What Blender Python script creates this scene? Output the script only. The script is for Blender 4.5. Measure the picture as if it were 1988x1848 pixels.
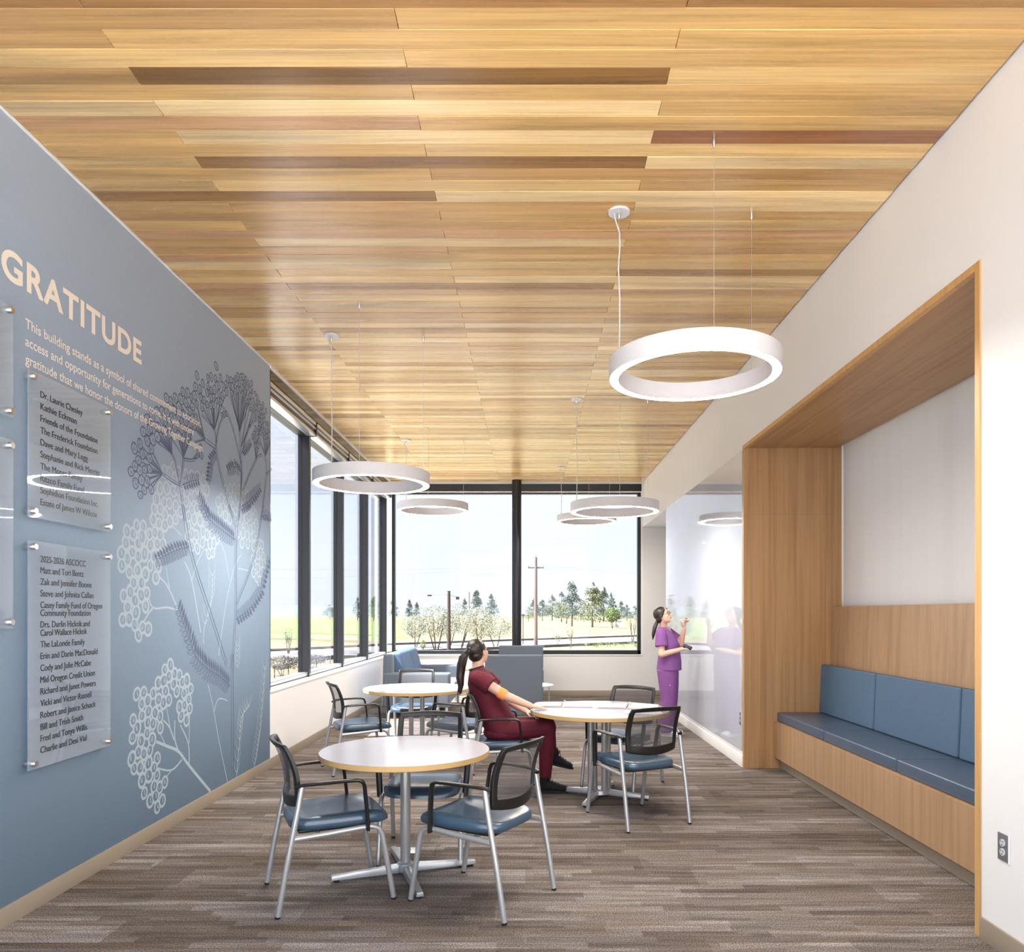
import bpy, bmesh, math, random
import numpy as np
from mathutils import Vector, Matrix

R = math.radians
random.seed(11)
rng = np.random.default_rng(5)
scene = bpy.context.scene
col = scene.collection
for _o in list(bpy.data.objects):
    bpy.data.objects.remove(_o)

# ------------------------------------------------------------------ camera
EYE = 1.55
FPX = 1440.0                      # focal length in pixels of the 1988 x 1848 frame
VX, VY = 1026.0, 1192.0           # where the room's depth lines meet
cam_d = bpy.data.cameras.new('camera')
cam_d.sensor_fit = 'HORIZONTAL'
cam_d.sensor_width = 36.0
cam_d.lens = 36.0 * FPX / 1988.0
cam_d.shift_x = (994.0 - VX) / 1988.0
cam_d.shift_y = (VY - 924.0) / 1988.0
cam_d.clip_start = 0.05
cam_d.clip_end = 6000
cam = bpy.data.objects.new('camera', cam_d)
cam.location = (0, 0, EYE)
cam.rotation_euler = (R(90), 0, 0)
col.objects.link(cam)
scene.camera = cam

# ------------------------------------------------------------------ world, sun, exposure
SKY = 0.92
SUN = 20.0
RING_POWER = 44.0
scene.view_settings.view_transform = 'Standard'
scene.view_settings.look = 'None'
scene.view_settings.gamma = 1.0
scene.view_settings.use_curve_mapping = False
scene.view_settings.exposure = 2.1

world = bpy.data.worlds.new('world')
scene.world = world
world.use_nodes = True
wn = world.node_tree
wn.nodes.clear()
w_out = wn.nodes.new('ShaderNodeOutputWorld')
w_bg = wn.nodes.new('ShaderNodeBackground')
w_tc = wn.nodes.new('ShaderNodeTexCoord')
w_map = wn.nodes.new('ShaderNodeMapping')
w_map.inputs['Scale'].default_value = (1.0, 1.0, 3.2)
w_no = wn.nodes.new('ShaderNodeTexNoise')
w_no.inputs['Scale'].default_value = 2.6
w_no.inputs['Detail'].default_value = 6
w_rp = wn.nodes.new('ShaderNodeValToRGB')
w_rp.color_ramp.elements[0].position = 0.42
w_rp.color_ramp.elements[0].color = (0.86, 0.91, 1.0, 1)
w_rp.color_ramp.elements[1].position = 0.66
w_rp.color_ramp.elements[1].color = (0.97, 0.98, 1.0, 1)
wn.links.new(w_tc.outputs['Generated'], w_map.inputs['Vector'])
wn.links.new(w_map.outputs['Vector'], w_no.inputs['Vector'])
wn.links.new(w_no.outputs['Fac'], w_rp.inputs['Fac'])
w_sep = wn.nodes.new('ShaderNodeSeparateXYZ')
wn.links.new(w_tc.outputs['Generated'], w_sep.inputs[0])
w_el = wn.nodes.new('ShaderNodeValToRGB')
for e_, (p_, c_) in zip([w_el.color_ramp.elements[0], w_el.color_ramp.elements[1], w_el.color_ramp.elements.new(0.5)], [(0.0, (1.0, 1.0, 1.0, 1)), (1.0, (0.50, 0.68, 1.0, 1)), (0.22, (0.90, 0.95, 1.0, 1))]):
    e_.position, e_.color = p_, c_
wn.links.new(w_sep.outputs[2], w_el.inputs['Fac'])
w_mx = wn.nodes.new('ShaderNodeMix')
w_mx.data_type = 'RGBA'
w_mx.blend_type = 'MULTIPLY'
w_mx.inputs[0].default_value = 1.0
wn.links.new(w_rp.outputs['Color'], w_mx.inputs[6])
wn.links.new(w_el.outputs['Color'], w_mx.inputs[7])
wn.links.new(w_mx.outputs[2], w_bg.inputs['Color'])
w_bg.inputs['Strength'].default_value = SKY
wn.links.new(w_bg.outputs['Background'], w_out.inputs['Surface'])

sun_d = bpy.data.lights.new('sun', 'SUN')
sun_d.energy = SUN
sun_d.angle = R(0.6)
sun_d.color = (1.0, 0.97, 0.92)
sun = bpy.data.objects.new('sun', sun_d)
sun.rotation_euler = Vector((1.0, 0.24, -1.44)).to_track_quat('-Z', 'Y').to_euler()
sun.location = (-20, -5, 30)
col.objects.link(sun)

# ------------------------------------------------------------------ materials
MATS = {}


class NG:
    def __init__(self, name):
        self.m = bpy.data.materials.new(name)
        self.m.use_nodes = True
        self.t = self.m.node_tree
        self.t.nodes.clear()
        self.out = self.n('ShaderNodeOutputMaterial')
        MATS[name] = self.m

    def n(self, kind, **kw):
        nd = self.t.nodes.new(kind)
        for k, v in kw.items():
            key = k.replace('_', ' ')
            if hasattr(nd, k) and k not in ('Scale',):
                setattr(nd, k, v)
            else:
                self.set(nd, key, v)
        return nd

    def set(self, nd, key, v):
        s = nd.inputs[key] if not isinstance(key, int) else nd.inputs[key]
        if isinstance(v, bpy.types.NodeSocket):
            self.t.links.new(v, s)
        elif isinstance(v, tuple) and len(v) == 3 and s.type == 'RGBA':
            s.default_value = (*v, 1)
        else:
            s.default_value = v

    def math(self, op, a, b=None):
        nd = self.t.nodes.new('ShaderNodeMath')
        nd.operation = op
        self.set(nd, 0, a)
        if b is not None:
            self.set(nd, 1, b)
        return nd.outputs[0]

    def mix(self, fac, a, b, blend='MIX'):
        nd = self.t.nodes.new('ShaderNodeMix')
        nd.data_type = 'RGBA'
        nd.blend_type = blend
        self.set(nd, 0, fac)
        for i, v in ((6, a), (7, b)):
            if isinstance(v, tuple):
                nd.inputs[i].default_value = (*v[:3], 1)
            else:
                self.t.links.new(v, nd.inputs[i])
        return nd.outputs[2]

    def ramp(self, fac, stops):
        nd = self.t.nodes.new('ShaderNodeValToRGB')
        cr = nd.color_ramp
        while len(cr.elements) < len(stops):
            cr.elements.new(0.5)
        for e, (p, c) in zip(cr.elements, stops):
            e.position = p
            e.color = (*c, 1) if isinstance(c, tuple) else (c, c, c, 1)
        self.set(nd, 'Fac', fac)
        return nd.outputs['Color']

    def coords(self, scale=(1, 1, 1), which='Object', offset=None):
        tc = self.t.nodes.new('ShaderNodeTexCoord')
        mp = self.t.nodes.new('ShaderNodeMapping')
        self.t.links.new(tc.outputs[which], mp.inputs['Vector'])
        mp.inputs['Scale'].default_value = scale
        if offset is not None:
            self.t.links.new(offset, mp.inputs['Location'])
        return mp.outputs['Vector']

    def noise(self, vec, scale=5, detail=4, rough=0.5, dist=0.0):
        nd = self.t.nodes.new('ShaderNodeTexNoise')
        self.t.links.new(vec, nd.inputs['Vector'])
        nd.inputs['Scale'].default_value = scale
        nd.inputs['Detail'].default_value = detail
        nd.inputs['Roughness'].default_value = rough
        nd.inputs['Distortion'].default_value = dist
        return nd.outputs['Fac']

    def bump(self, h, strength=0.2, dist=0.01):
        nd = self.t.nodes.new('ShaderNodeBump')
        nd.inputs['Strength'].default_value = strength
        nd.inputs['Distance'].default_value = dist
        self.t.links.new(h, nd.inputs['Height'])
        return nd.outputs['Normal']

    def principled(self, **kw):
        nd = self.t.nodes.new('ShaderNodeBsdfPrincipled')
        for k, v in kw.items():
            self.set(nd, k.replace('_', ' '), v)
        self.t.links.new(nd.outputs[0], self.out.inputs['Surface'])
        return nd


def simple(name, color, rough=0.5, metal=0.0, spec=0.5, var=0.06, scale=18.0, bump=0.0, bscale=200.0, sheen=0.0, coat=0.0):
    g = NG(name)
    v = g.coords()
    f = g.noise(v, scale, 4)
    c = g.mix(f, tuple(x * (1 - var) for x in color), tuple(min(1, x * (1 + var)) for x in color))
    p = g.principled(Base_Color=c, Roughness=rough, Metallic=metal)
    p.inputs['Specular IOR Level'].default_value = spec
    if sheen:
        p.inputs['Sheen Weight'].default_value = sheen
    if coat:
        p.inputs['Coat Weight'].default_value = coat
        p.inputs['Coat Roughness'].default_value = 0.15
    if bump:
        g.set(p, 'Normal', g.bump(g.noise(v, bscale, 2), bump, 0.002))
    return g.m


def emit(name, color, strength):
    g = NG(name)
    e = g.n('ShaderNodeEmission')
    e.inputs['Color'].default_value = (*color, 1)
    e.inputs['Strength'].default_value = strength
    g.t.links.new(e.outputs[0], g.out.inputs['Surface'])
    return g.m


simple('wall_white', (0.735, 0.725, 0.72), 0.75, var=0.015, scale=3, bump=0.05, bscale=160)
simple('trim_white', (0.86, 0.85, 0.82), 0.45, var=0.01)
simple('baseboard', (0.30, 0.245, 0.185), 0.5, var=0.05, scale=6)
simple('bronze', (0.017, 0.018, 0.022), 0.33, metal=0.3, var=0.1)
simple('bronze_gloss', (0.075, 0.055, 0.042), 0.08, var=0.05)
simple('aluminium', (0.62, 0.63, 0.66), 0.32, metal=0.85, var=0.04)
simple('silver_paint', (0.44, 0.45, 0.465), 0.32, metal=0.55, var=0.03)
simple('steel', (0.70, 0.70, 0.70), 0.25, metal=1.0, var=0.04)
simple('chair_black', (0.0065, 0.0062, 0.0068), 0.40, var=0.1)
simple('rubber', (0.005, 0.005, 0.005), 0.7)
simple('vinyl_blue', (0.034, 0.072, 0.118), 0.27, spec=0.9, var=0.08, scale=8, bump=0.08, bscale=300)
simple('vinyl_dark', (0.062, 0.095, 0.150), 0.32, var=0.1, scale=6, bump=0.1, bscale=14)
simple('fabric_blue', (0.080, 0.142, 0.225), 0.85, var=0.30, scale=170, bump=0.4, bscale=300)
simple('sofa_blue', (0.070, 0.125, 0.215), 0.6, var=0.08, scale=9, bump=0.1, bscale=400)
simple('sofa_grey', (0.105, 0.127, 0.158), 0.8, var=0.12, scale=300, bump=0.2, bscale=500, sheen=0.2)
simple('table_top', (0.46, 0.455, 0.50), 0.20, spec=0.9, var=0.01, scale=4)
simple('table_edge', (0.52, 0.33, 0.135), 0.5, var=0.08, scale=12)
simple('white_lam', (0.86, 0.86, 0.86), 0.3, var=0.01)
simple('lamp_white', (0.62, 0.615, 0.64), 0.5, var=0.01)
simple('paper', (0.58, 0.51, 0.50), 0.8, var=0.05, scale=40)
simple('paper_white', (0.70, 0.67, 0.67), 0.8, var=0.03, scale=40)
simple('cream_print', (0.80, 0.73, 0.64), 0.7, var=0.01)
simple('navy_print', (0.080, 0.105, 0.185), 0.7, var=0.03)
simple('pale_print', (0.335, 0.405, 0.465), 0.7, var=0.03)
simple('ink_black', (0.004, 0.004, 0.005), 0.5)
simple('skin', (0.66, 0.40, 0.29), 0.5, var=0.06, scale=30)
simple('lips', (0.45, 0.16, 0.14), 0.45)
simple('eye_white', (0.75, 0.73, 0.70), 0.25)
simple('eye_dark', (0.03, 0.02, 0.015), 0.2)
simple('maroon', (0.105, 0.0025, 0.015), 0.8, var=0.25, scale=11, bump=0.5, bscale=30)
simple('purple', (0.195, 0.066, 0.235), 0.8, var=0.16, scale=11, bump=0.5, bscale=30)
simple('shoe_black', (0.0035, 0.0035, 0.004), 0.75, var=0.2, scale=60)
simple('shoe_white', (0.70, 0.70, 0.70), 0.6)
simple('band_orange', (0.95, 0.30, 0.08), 0.8, var=0.05, scale=90)
simple('outlet_plate', (0.30, 0.31, 0.34), 0.35, metal=0.7)
simple('outlet_grey', (0.52, 0.53, 0.57), 0.45)
simple('pole_wood', (0.07, 0.05, 0.042), 0.9, var=0.2, scale=3)
simple('pole_pale', (0.17, 0.125, 0.105), 0.9, var=0.2, scale=3)
simple('dark_metal', (0.05, 0.05, 0.055), 0.5, metal=0.5)
simple('galvanised', (0.40, 0.41, 0.42), 0.5, metal=0.6)
simple('asphalt', (0.17, 0.165, 0.175), 0.9, var=0.08, scale=0.6)
simple('bounce_slab_pale', (0.50, 0.495, 0.49), 0.9, var=0.08, scale=1.5)
simple('rear_bounce_slab', (0.25, 0.25, 0.265), 0.9, var=0.06, scale=0.8)
simple('curb', (0.10, 0.10, 0.11), 0.9)
simple('lawn', (0.13, 0.19, 0.055), 0.95, var=0.25, scale=0.12)
simple('bark', (0.10, 0.075, 0.055), 0.95, var=0.2, scale=5)
simple('needle_dark', (0.075, 0.115, 0.075), 0.9, var=0.3, scale=0.6)
simple('needle_olive', (0.16, 0.18, 0.085), 0.9, var=0.3, scale=0.5)
simple('needle_blue', (0.11, 0.15, 0.12), 0.9, var=0.3, scale=0.6)
simple('leaf_bright', (0.17, 0.24, 0.08), 0.9, var=0.25, scale=0.8)
simple('leaf_sage', (0.31, 0.32, 0.25), 0.9, var=0.3, scale=1.4)
simple('leaf_grey', (0.20, 0.19, 0.15), 0.9, var=0.3, scale=1.4)
simple('hill', (0.13, 0.165, 0.17), 0.95, var=0.25, scale=0.012)
simple('shed_white', (0.75, 0.76, 0.76), 0.7)

# hair: fine strands along z
g = NG('hair')
f = g.noise(g.coords((60, 60, 6)), 3, 3)
p = g.principled(Base_Color=g.mix(f, (0.009, 0.0052, 0.004), (0.030, 0.0165, 0.011)), Roughness=0.38)
g.set(p, 'Normal', g.bump(f, 0.4, 0.003))

# blue textile wallcovering
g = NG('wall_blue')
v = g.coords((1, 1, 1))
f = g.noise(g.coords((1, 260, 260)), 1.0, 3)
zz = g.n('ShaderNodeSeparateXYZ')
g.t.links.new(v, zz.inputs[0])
fade = g.ramp(g.math('DIVIDE', zz.outputs[2], 4.05), [(0.0, (0.085, 0.132, 0.190)), (0.45, (0.205, 0.285, 0.380)), (1.0, (0.345, 0.415, 0.520))])  # printed fade, deepened with painted-in shade at the foot and light up top
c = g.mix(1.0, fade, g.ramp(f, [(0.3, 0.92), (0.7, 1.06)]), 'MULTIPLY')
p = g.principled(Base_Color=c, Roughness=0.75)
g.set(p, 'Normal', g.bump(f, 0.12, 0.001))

# whiteboard wall, glossy
g = NG('whiteboard')
f = g.noise(g.coords(), 2, 2)
p = g.principled(Base_Color=g.mix(f, (0.50, 0.525, 0.60), (0.53, 0.555, 0.63)), Roughness=0.03)
p.inputs['Specular IOR Level'].default_value = 1.0

# carpet: planks with streaks that run across the room
g = NG('carpet')
tc = g.n('ShaderNodeTexCoord')
sx = g.n('ShaderNodeSeparateXYZ')
g.t.links.new(tc.outputs['Object'], sx.inputs[0])
X, Y = sx.outputs[0], sx.outputs[1]


def carpet_rows(h, w, seed):
    row = g.math('FLOOR', g.math('DIVIDE', Y, h))
    wno = g.n('ShaderNodeTexWhiteNoise')
    wno.noise_dimensions = '1D'
    g.t.links.new(g.math('ADD', row, seed), wno.inputs['W'])
    cell = g.math('FLOOR', g.math('DIVIDE', g.math('ADD', X, g.math('MULTIPLY', wno.outputs['Value'], 7.3)), w))
    wn2 = g.n('ShaderNodeTexWhiteNoise')
    wn2.noise_dimensions = '2D'
    cb = g.n('ShaderNodeCombineXYZ')
    g.t.links.new(cell, cb.inputs[0])
    g.t.links.new(g.math('ADD', row, seed), cb.inputs[1])
    g.t.links.new(cb.outputs[0], wn2.inputs['Vector'])
    return wn2.outputs['Value']


a1 = carpet_rows(0.25, 1.0, 3.0)
a2 = carpet_rows(0.0625, 0.62, 17.0)
a3 = carpet_rows(0.031, 0.34, 41.0)
st = g.noise(g.coords((1.3, 24, 1)), 1.0, 6, 0.62)
st2 = g.noise(g.coords((3.5, 120, 1)), 1.0, 3, 0.6)
val = g.math('ADD', g.math('MULTIPLY', a1, 0.13), g.math('MULTIPLY', a2, 0.16))
val = g.math('ADD', val, g.math('MULTIPLY', a3, 0.08))
val = g.math('ADD', val, g.math('MULTIPLY', st, 0.46))
val = g.math('ADD', val, g.math('MULTIPLY', st2, 0.24))
cc = g.ramp(val, [(0.34, (0.066, 0.051, 0.042)), (0.46, (0.116, 0.095, 0.082)), (0.58, (0.180, 0.154, 0.140)), (0.72, (0.30, 0.272, 0.262))])
tan = g.noise(g.coords((1.1, 9, 1), offset=None), 1.3, 2)
cc = g.mix(g.ramp(tan, [(0.52, 0.0), (0.64, 0.40)]), cc, (0.155, 0.108, 0.066))
loop = g.noise(g.coords((1, 0.8, 1)), 150, 4, 0.8)
cc = g.mix(0.9, cc, g.ramp(loop, [(0.38, 0.10), (0.62, 0.96)]), 'OVERLAY')
p = g.principled(Base_Color=cc, Roughness=0.95)
p.inputs['Specular IOR Level'].default_value = 0.15
g.set(p, 'Normal', g.bump(loop, 0.5, 0.006))

# cedar ceiling boards: each board its own tone (Object Info random), grain along x
g = NG('cedar')
oi = g.n('ShaderNodeObjectInfo')
off = g.n('ShaderNodeCombineXYZ')
g.t.links.new(g.math('MULTIPLY', oi.outputs['Random'], 37.0), off.inputs[0])
g.t.links.new(g.math('MULTIPLY', oi.outputs['Random'], 91.0), off.inputs[1])
base = oi.outputs['Color']
gr = g.noise(g.coords((0.9, 26, 1), offset=off.outputs[0]), 1.0, 6, 0.62, 0.6)
gr2 = g.noise(g.coords((0.35, 5, 1), offset=off.outputs[0]), 1.0, 3, 0.5, 1.2)
wv = g.n('ShaderNodeTexWave')
wv.wave_type = 'BANDS'
wv.bands_direction = 'Y'
g.t.links.new(g.coords((0.45, 9, 1), offset=off.outputs[0]), wv.inputs['Vector'])
wv.inputs['Scale'].default_value = 1.5
wv.inputs['Distortion'].default_value = 9.0
wv.inputs['Detail'].default_value = 2.0
wv.inputs['Detail Scale'].default_value = 0.7
cfig = g.ramp(wv.outputs['Fac'], [(0.0, 0.80), (0.35, 1.0), (1.0, 1.0)])
cc = g.mix(1.0, base, g.ramp(gr, [(0.30, 0.78), (0.60, 1.05)]), 'MULTIPLY')
cc = g.mix(1.0, cc, g.ramp(gr2, [(0.30, 0.70), (0.50, 1.0), (0.72, 1.16)]), 'MULTIPLY')
cc = g.mix(0.55, cc, cfig, 'MULTIPLY')
p = g.principled(Base_Color=cc, Roughness=g.ramp(gr, [(0.3, 0.30), (0.7, 0.22)]))
p.inputs['Specular IOR Level'].default_value = 0.65
g.set(p, 'Normal', g.bump(gr, 0.06, 0.002))


def veneer(name, scale, c0, c1, c2, rough=0.42):
    g = NG(name)
    a = g.noise(g.coords(scale), 1.0, 5, 0.6)
    s2 = tuple(x * 0.12 if x > 4 else x * 0.8 for x in scale)
    b = g.noise(g.coords(s2), 1.0, 3, 0.5)
    cc = g.mix(g.ramp(a, [(0.3, 0.0), (0.7, 1.0)]), c0, c1)
    cc = g.mix(g.ramp(b, [(0.45, 0.0), (0.68, 0.75)]), cc, c2)
    p = g.principled(Base_Color=cc, Roughness=rough)
    g.set(p, 'Normal', g.bump(a, 0.06, 0.001))


VC = ((0.37, 0.205, 0.090), (0.47, 0.285, 0.140), (0.31, 0.162, 0.068))
veneer('veneer_side', (160, 160, 0.8), *VC)          # grain vertical, on faces seen across x and y
veneer('veneer_head', (150, 0.8, 150), *VC)          # grain along the room
veneer('veneer_edge', (220, 220, 1.5), (0.50, 0.28, 0.10), (0.60, 0.36, 0.14), (0.44, 0.24, 0.085))
veneer('veneer_bench', (150, 150, 0.7), (0.36, 0.218, 0.115), (0.44, 0.285, 0.165), (0.31, 0.182, 0.095))

def schlick(g, r0):
    lw_ = g.n('ShaderNodeLayerWeight')
    lw_.inputs['Blend'].default_value = 0.5
    return g.math('ADD', r0, g.math('MULTIPLY', g.math('POWER', lw_.outputs['Facing'], 5.0), 1.0 - r0))


# window glass: clear pane with a faint tint and mirror reflections
g = NG('glass')
tr = g.n('ShaderNodeBsdfTransparent')
tr.inputs['Color'].default_value = (0.54, 0.547, 0.565, 1)
gl = g.n('ShaderNodeBsdfGlossy')
gl.inputs['Roughness'].default_value = 0.0
gl.inputs['Color'].default_value = (0.9, 0.92, 0.95, 1)
mx = g.n('ShaderNodeMixShader')
g.t.links.new(schlick(g, 0.02), mx.inputs[0])
g.t.links.new(tr.outputs[0], mx.inputs[1])
g.t.links.new(gl.outputs[0], mx.inputs[2])
g.t.links.new(mx.outputs[0], g.out.inputs['Surface'])

# acrylic plaque, slightly frosted
g = NG('acrylic')
tr = g.n('ShaderNodeBsdfTransparent')
tr.inputs['Color'].default_value = (0.90, 0.94, 0.97, 1)
df = g.n('ShaderNodeBsdfDiffuse')
df.inputs['Color'].default_value = (0.66, 0.72, 0.79, 1)
gl = g.n('ShaderNodeBsdfGlossy')
gl.inputs['Roughness'].default_value = 0.02
gl.inputs['Color'].default_value = (1, 1, 1, 1)
m1 = g.n('ShaderNodeMixShader')
f = g.noise(g.coords(), 1.2, 2)
g.t.links.new(g.ramp(f, [(0.3, 0.17), (0.7, 0.24)]), m1.inputs[0])
g.t.links.new(tr.outputs[0], m1.inputs[1])
g.t.links.new(df.outputs[0], m1.inputs[2])
m2 = g.n('ShaderNodeMixShader')
g.t.links.new(schlick(g, 0.04), m2.inputs[0])
g.t.links.new(m1.outputs[0], m2.inputs[1])
g.t.links.new(gl.outputs[0], m2.inputs[2])
g.t.links.new(m2.outputs[0], g.out.inputs['Surface'])

# woven mesh of the chair backs: too fine to build, half open
g = NG('chair_mesh')
tr = g.n('ShaderNodeBsdfTransparent')
df = g.n('ShaderNodeBsdfPrincipled')
df.inputs['Base Color'].default_value = (0.075, 0.072, 0.078, 1)
df.inputs['Roughness'].default_value = 0.6
m1 = g.n('ShaderNodeMixShader')
f = g.noise(g.coords((1, 1, 1)), 900, 0)
g.t.links.new(g.ramp(f, [(0.40, 0.40), (0.60, 0.70)]), m1.inputs[0])
g.t.links.new(tr.outputs[0], m1.inputs[1])
g.t.links.new(df.outputs[0], m1.inputs[2])
g.t.links.new(m1.outputs[0], g.out.inputs['Surface'])

# roller shade cloth, lets some daylight through
g = NG('shade_cloth')
f = g.noise(g.coords((1, 5.5, 0.05)), 1.0, 3)
cc = g.mix(f, (0.78, 0.775, 0.775), (0.84, 0.835, 0.84))
df = g.n('ShaderNodeBsdfDiffuse')
tl = g.n('ShaderNodeBsdfTranslucent')
g.t.links.new(cc, df.inputs['Color'])
g.t.links.new(cc, tl.inputs['Color'])
m1 = g.n('ShaderNodeMixShader')
m1.inputs[0].default_value = 0.42
g.t.links.new(df.outputs[0], m1.inputs[1])
g.t.links.new(tl.outputs[0], m1.inputs[2])
g.t.links.new(m1.outputs[0], g.out.inputs['Surface'])

# dry meadow outside
g = NG('meadow')
f = g.noise(g.coords((1, 1, 1)), 0.035, 5, 0.6)
f2 = g.noise(g.coords((1, 1, 1)), 0.9, 3)
cc = g.ramp(f, [(0.35, (0.20, 0.155, 0.10)), (0.50, (0.18, 0.155, 0.085)), (0.66, (0.135, 0.15, 0.065))])
cc = g.mix(g.ramp(f2, [(0.3, 0.0), (0.8, 0.35)]), cc, (0.14, 0.11, 0.08))
g.principled(Base_Color=cc, Roughness=0.95)

emit('ring_light', (1.0, 0.95, 0.89), RING_POWER)


# ------------------------------------------------------------------ mesh builder
class MB:
    def __init__(self):
        self.v, self.f = [], []

    def add(self, vs, fs):
        b = len(self.v)
        self.v += [tuple(x) for x in vs]
        self.f += [tuple(i + b for i in q) for q in fs]
        return self

    def box(self, x0, x1, y0, y1, z0, z1):
        return self.add([(x0, y0, z0), (x1, y0, z0), (x1, y1, z0), (x0, y1, z0), (x0, y0, z1), (x1, y0, z1), (x1, y1, z1), (x0, y1, z1)],
                        [(0, 3, 2, 1), (4, 5, 6, 7), (0, 1, 5, 4), (1, 2, 6, 5), (2, 3, 7, 6), (3, 0, 4, 7)])

    def loft(self, rings, n=16):
        """rings: (centre, half-axis a, half-axis b); closed tube with caps"""
        vs, fs = [], []
        for c, a, b in rings:
            c, a, b = Vector(c), Vector(a), Vector(b)
            for i in range(n):
                t = 2 * math.pi * i / n
                vs.append(c + a * math.cos(t) + b * math.sin(t))
        for k in range(len(rings) - 1):
            for i in range(n):
                j = (i + 1) % n
                fs.append((k * n + i, k * n + j, (k + 1) * n + j, (k + 1) * n + i))
        fs.append(tuple(range(n - 1, -1, -1)))
        fs.append(tuple((len(rings) - 1) * n + i for i in range(n)))
        return self.add(vs, fs)

    def tube(self, pts, r, n=10, flat=None):
        """round (or flat=(w,h)) tube along points; r number or list"""
        pts = [Vector(p) for p in pts]
        rings = []
        prev = None
        for i, p in enumerate(pts):
            d = (pts[min(i + 1, len(pts) - 1)] - pts[max(i - 1, 0)]).normalized()
            if prev is None:
                a = d.cross(Vector((0, 0, 1)))
                if a.length < 1e-3:
                    a = Vector((1, 0, 0)) - d * d.x
                a.normalize()
            else:
                a = prev - d * prev.dot(d)
                a.normalize()
            prev = a
            b = a.cross(d)
            rr = r[i] if isinstance(r, (list, tuple)) else r
            if flat:
                rings.append((p, a * flat[0], b * flat[1]))
            else:
                rings.append((p, a * rr, b * rr))
        return self.loft(rings, n)

    def lathe(self, prof, n=32, c=(0, 0, 0)):
        return self.loft([((c[0], c[1], c[2] + z), (r, 0, 0), (0, r, 0)) for r, z in prof], n)

    def ellipsoid(self, c, a, b, cc, n=16, m=10):
        c, a, b, cc = Vector(c), Vector(a), Vector(b), Vector(cc)
        vs, fs = [c - cc], []
        for k in range(1, m):
            ph = -math.pi / 2 + math.pi * k / m
            for i in range(n):
                t = 2 * math.pi * i / n
                vs.append(c + (a * math.cos(t) + b * math.sin(t)) * math.cos(ph) + cc * math.sin(ph))
        vs.append(c + cc)
        for i in range(n):
            j = (i + 1) % n
            fs.append((0, 1 + j, 1 + i))
            for k in range(m - 2):
                fs.append((1 + k * n + i, 1 + k * n + j, 1 + (k + 1) * n + j, 1 + (k + 1) * n + i))
            fs.append((1 + (m - 2) * n + i, 1 + (m - 2) * n + j, len(vs) - 1))
        return self.add(vs, fs)

    def ball(self, c, r, n=14):
        return self.ellipsoid(c, (r, 0, 0), (0, r, 0), (0, 0, r), n, max(6, n // 2 + 2))

    def capsule(self, p0, p1, r0, r1, n=12):
        p0, p1 = Vector(p0), Vector(p1)
        d = p1 - p0
        L = d.length
        d.normalize()
        a = d.cross(Vector((0, 0, 1)))
        if a.length < 1e-3:
            a = Vector((1, 0, 0))
        a.normalize()
        b = a.cross(d)
        rings = []
        for t in (-0.98, -0.7, -0.35):
            q = math.sqrt(1 - t * t) * r0
            rings.append((p0 + d * t * r0, a * q, b * q))
        rings.append((p0, a * r0, b * r0))
        rings.append((p1, a * r1, b * r1))
        for t in (0.35, 0.7, 0.98):
            q = math.sqrt(1 - t * t) * r1
            rings.append((p1 + d * t * r1, a * q, b * q))
        return self.loft(rings, n)

    def build(self, name, mat, parent=None, smooth=False, bevel=0.0, seg=2, loc=None, angle=38):
        me = bpy.data.meshes.new(name)
        me.from_pydata(self.v, [], self.f)
        bm = bmesh.new()
        bm.from_mesh(me)
        bmesh.ops.recalc_face_normals(bm, faces=bm.faces)
        if bevel:
            es = [e for e in bm.edges if len(e.link_faces) == 2 and e.calc_face_angle(0) > R(30)]
            bmesh.ops.bevel(bm, geom=es, offset=bevel, segments=seg, profile=0.6, affect='EDGES', clamp_overlap=True)
        bm.to_mesh(me)
        bm.free()
        if smooth or bevel:
            me.polygons.foreach_set('use_smooth', [True] * len(me.polygons))
            me.set_sharp_from_angle(angle=R(angle))
        me.materials.append(MATS[mat])
        o = bpy.data.objects.new(name, me)
        if loc is not None:
            o.location = loc
        o.parent = parent
        col.objects.link(o)
        return o


def raw(name, vs, fs, mat, parent=None):
    me = bpy.data.meshes.new(name)
    me.from_pydata(vs, [], fs)
    me.materials.append(MATS[mat])
    o = bpy.data.objects.new(name, me)
    o.parent = parent
    col.objects.link(o)
    return o


def bake(o):
    dg = bpy.context.evaluated_depsgraph_get()
    me = bpy.data.meshes.new_from_object(o.evaluated_get(dg))
    o.modifiers.clear()
    o.data = me
    return o


def blob(mb, name, mat, parent=None, voxel=0.006, smooth=6):
    """weld overlapping closed shapes into one continuous smooth surface"""
    o = mb.build(name, mat, parent)
    m = o.modifiers.new('remesh', 'REMESH')
    m.mode = 'VOXEL'
    m.voxel_size = voxel
    m.use_smooth_shade = True
    s = o.modifiers.new('smooth', 'SMOOTH')
    s.iterations = smooth
    s.factor = 0.5
    bake(o)
    o.data.materials.clear()
    o.data.materials.append(MATS[mat])
    o.data.polygons.foreach_set('use_smooth', [True] * len(o.data.polygons))
    return o


def tag(o, label, cat, group=None):
    o['label'] = label
    o['category'] = cat
    if group:
        o['group'] = group
    return o


def thing(name, label, cat, loc=(0, 0, 0), rz=0.0, group=None):
    o = bpy.data.objects.new(name, None)
    o.empty_display_size = 0.1
    o.location = loc
    o.rotation_euler = (0, 0, rz)
    col.objects.link(o)
    return tag(o, label, cat, group)


def struct(o):
    o['kind'] = 'structure'
    return o


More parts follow.
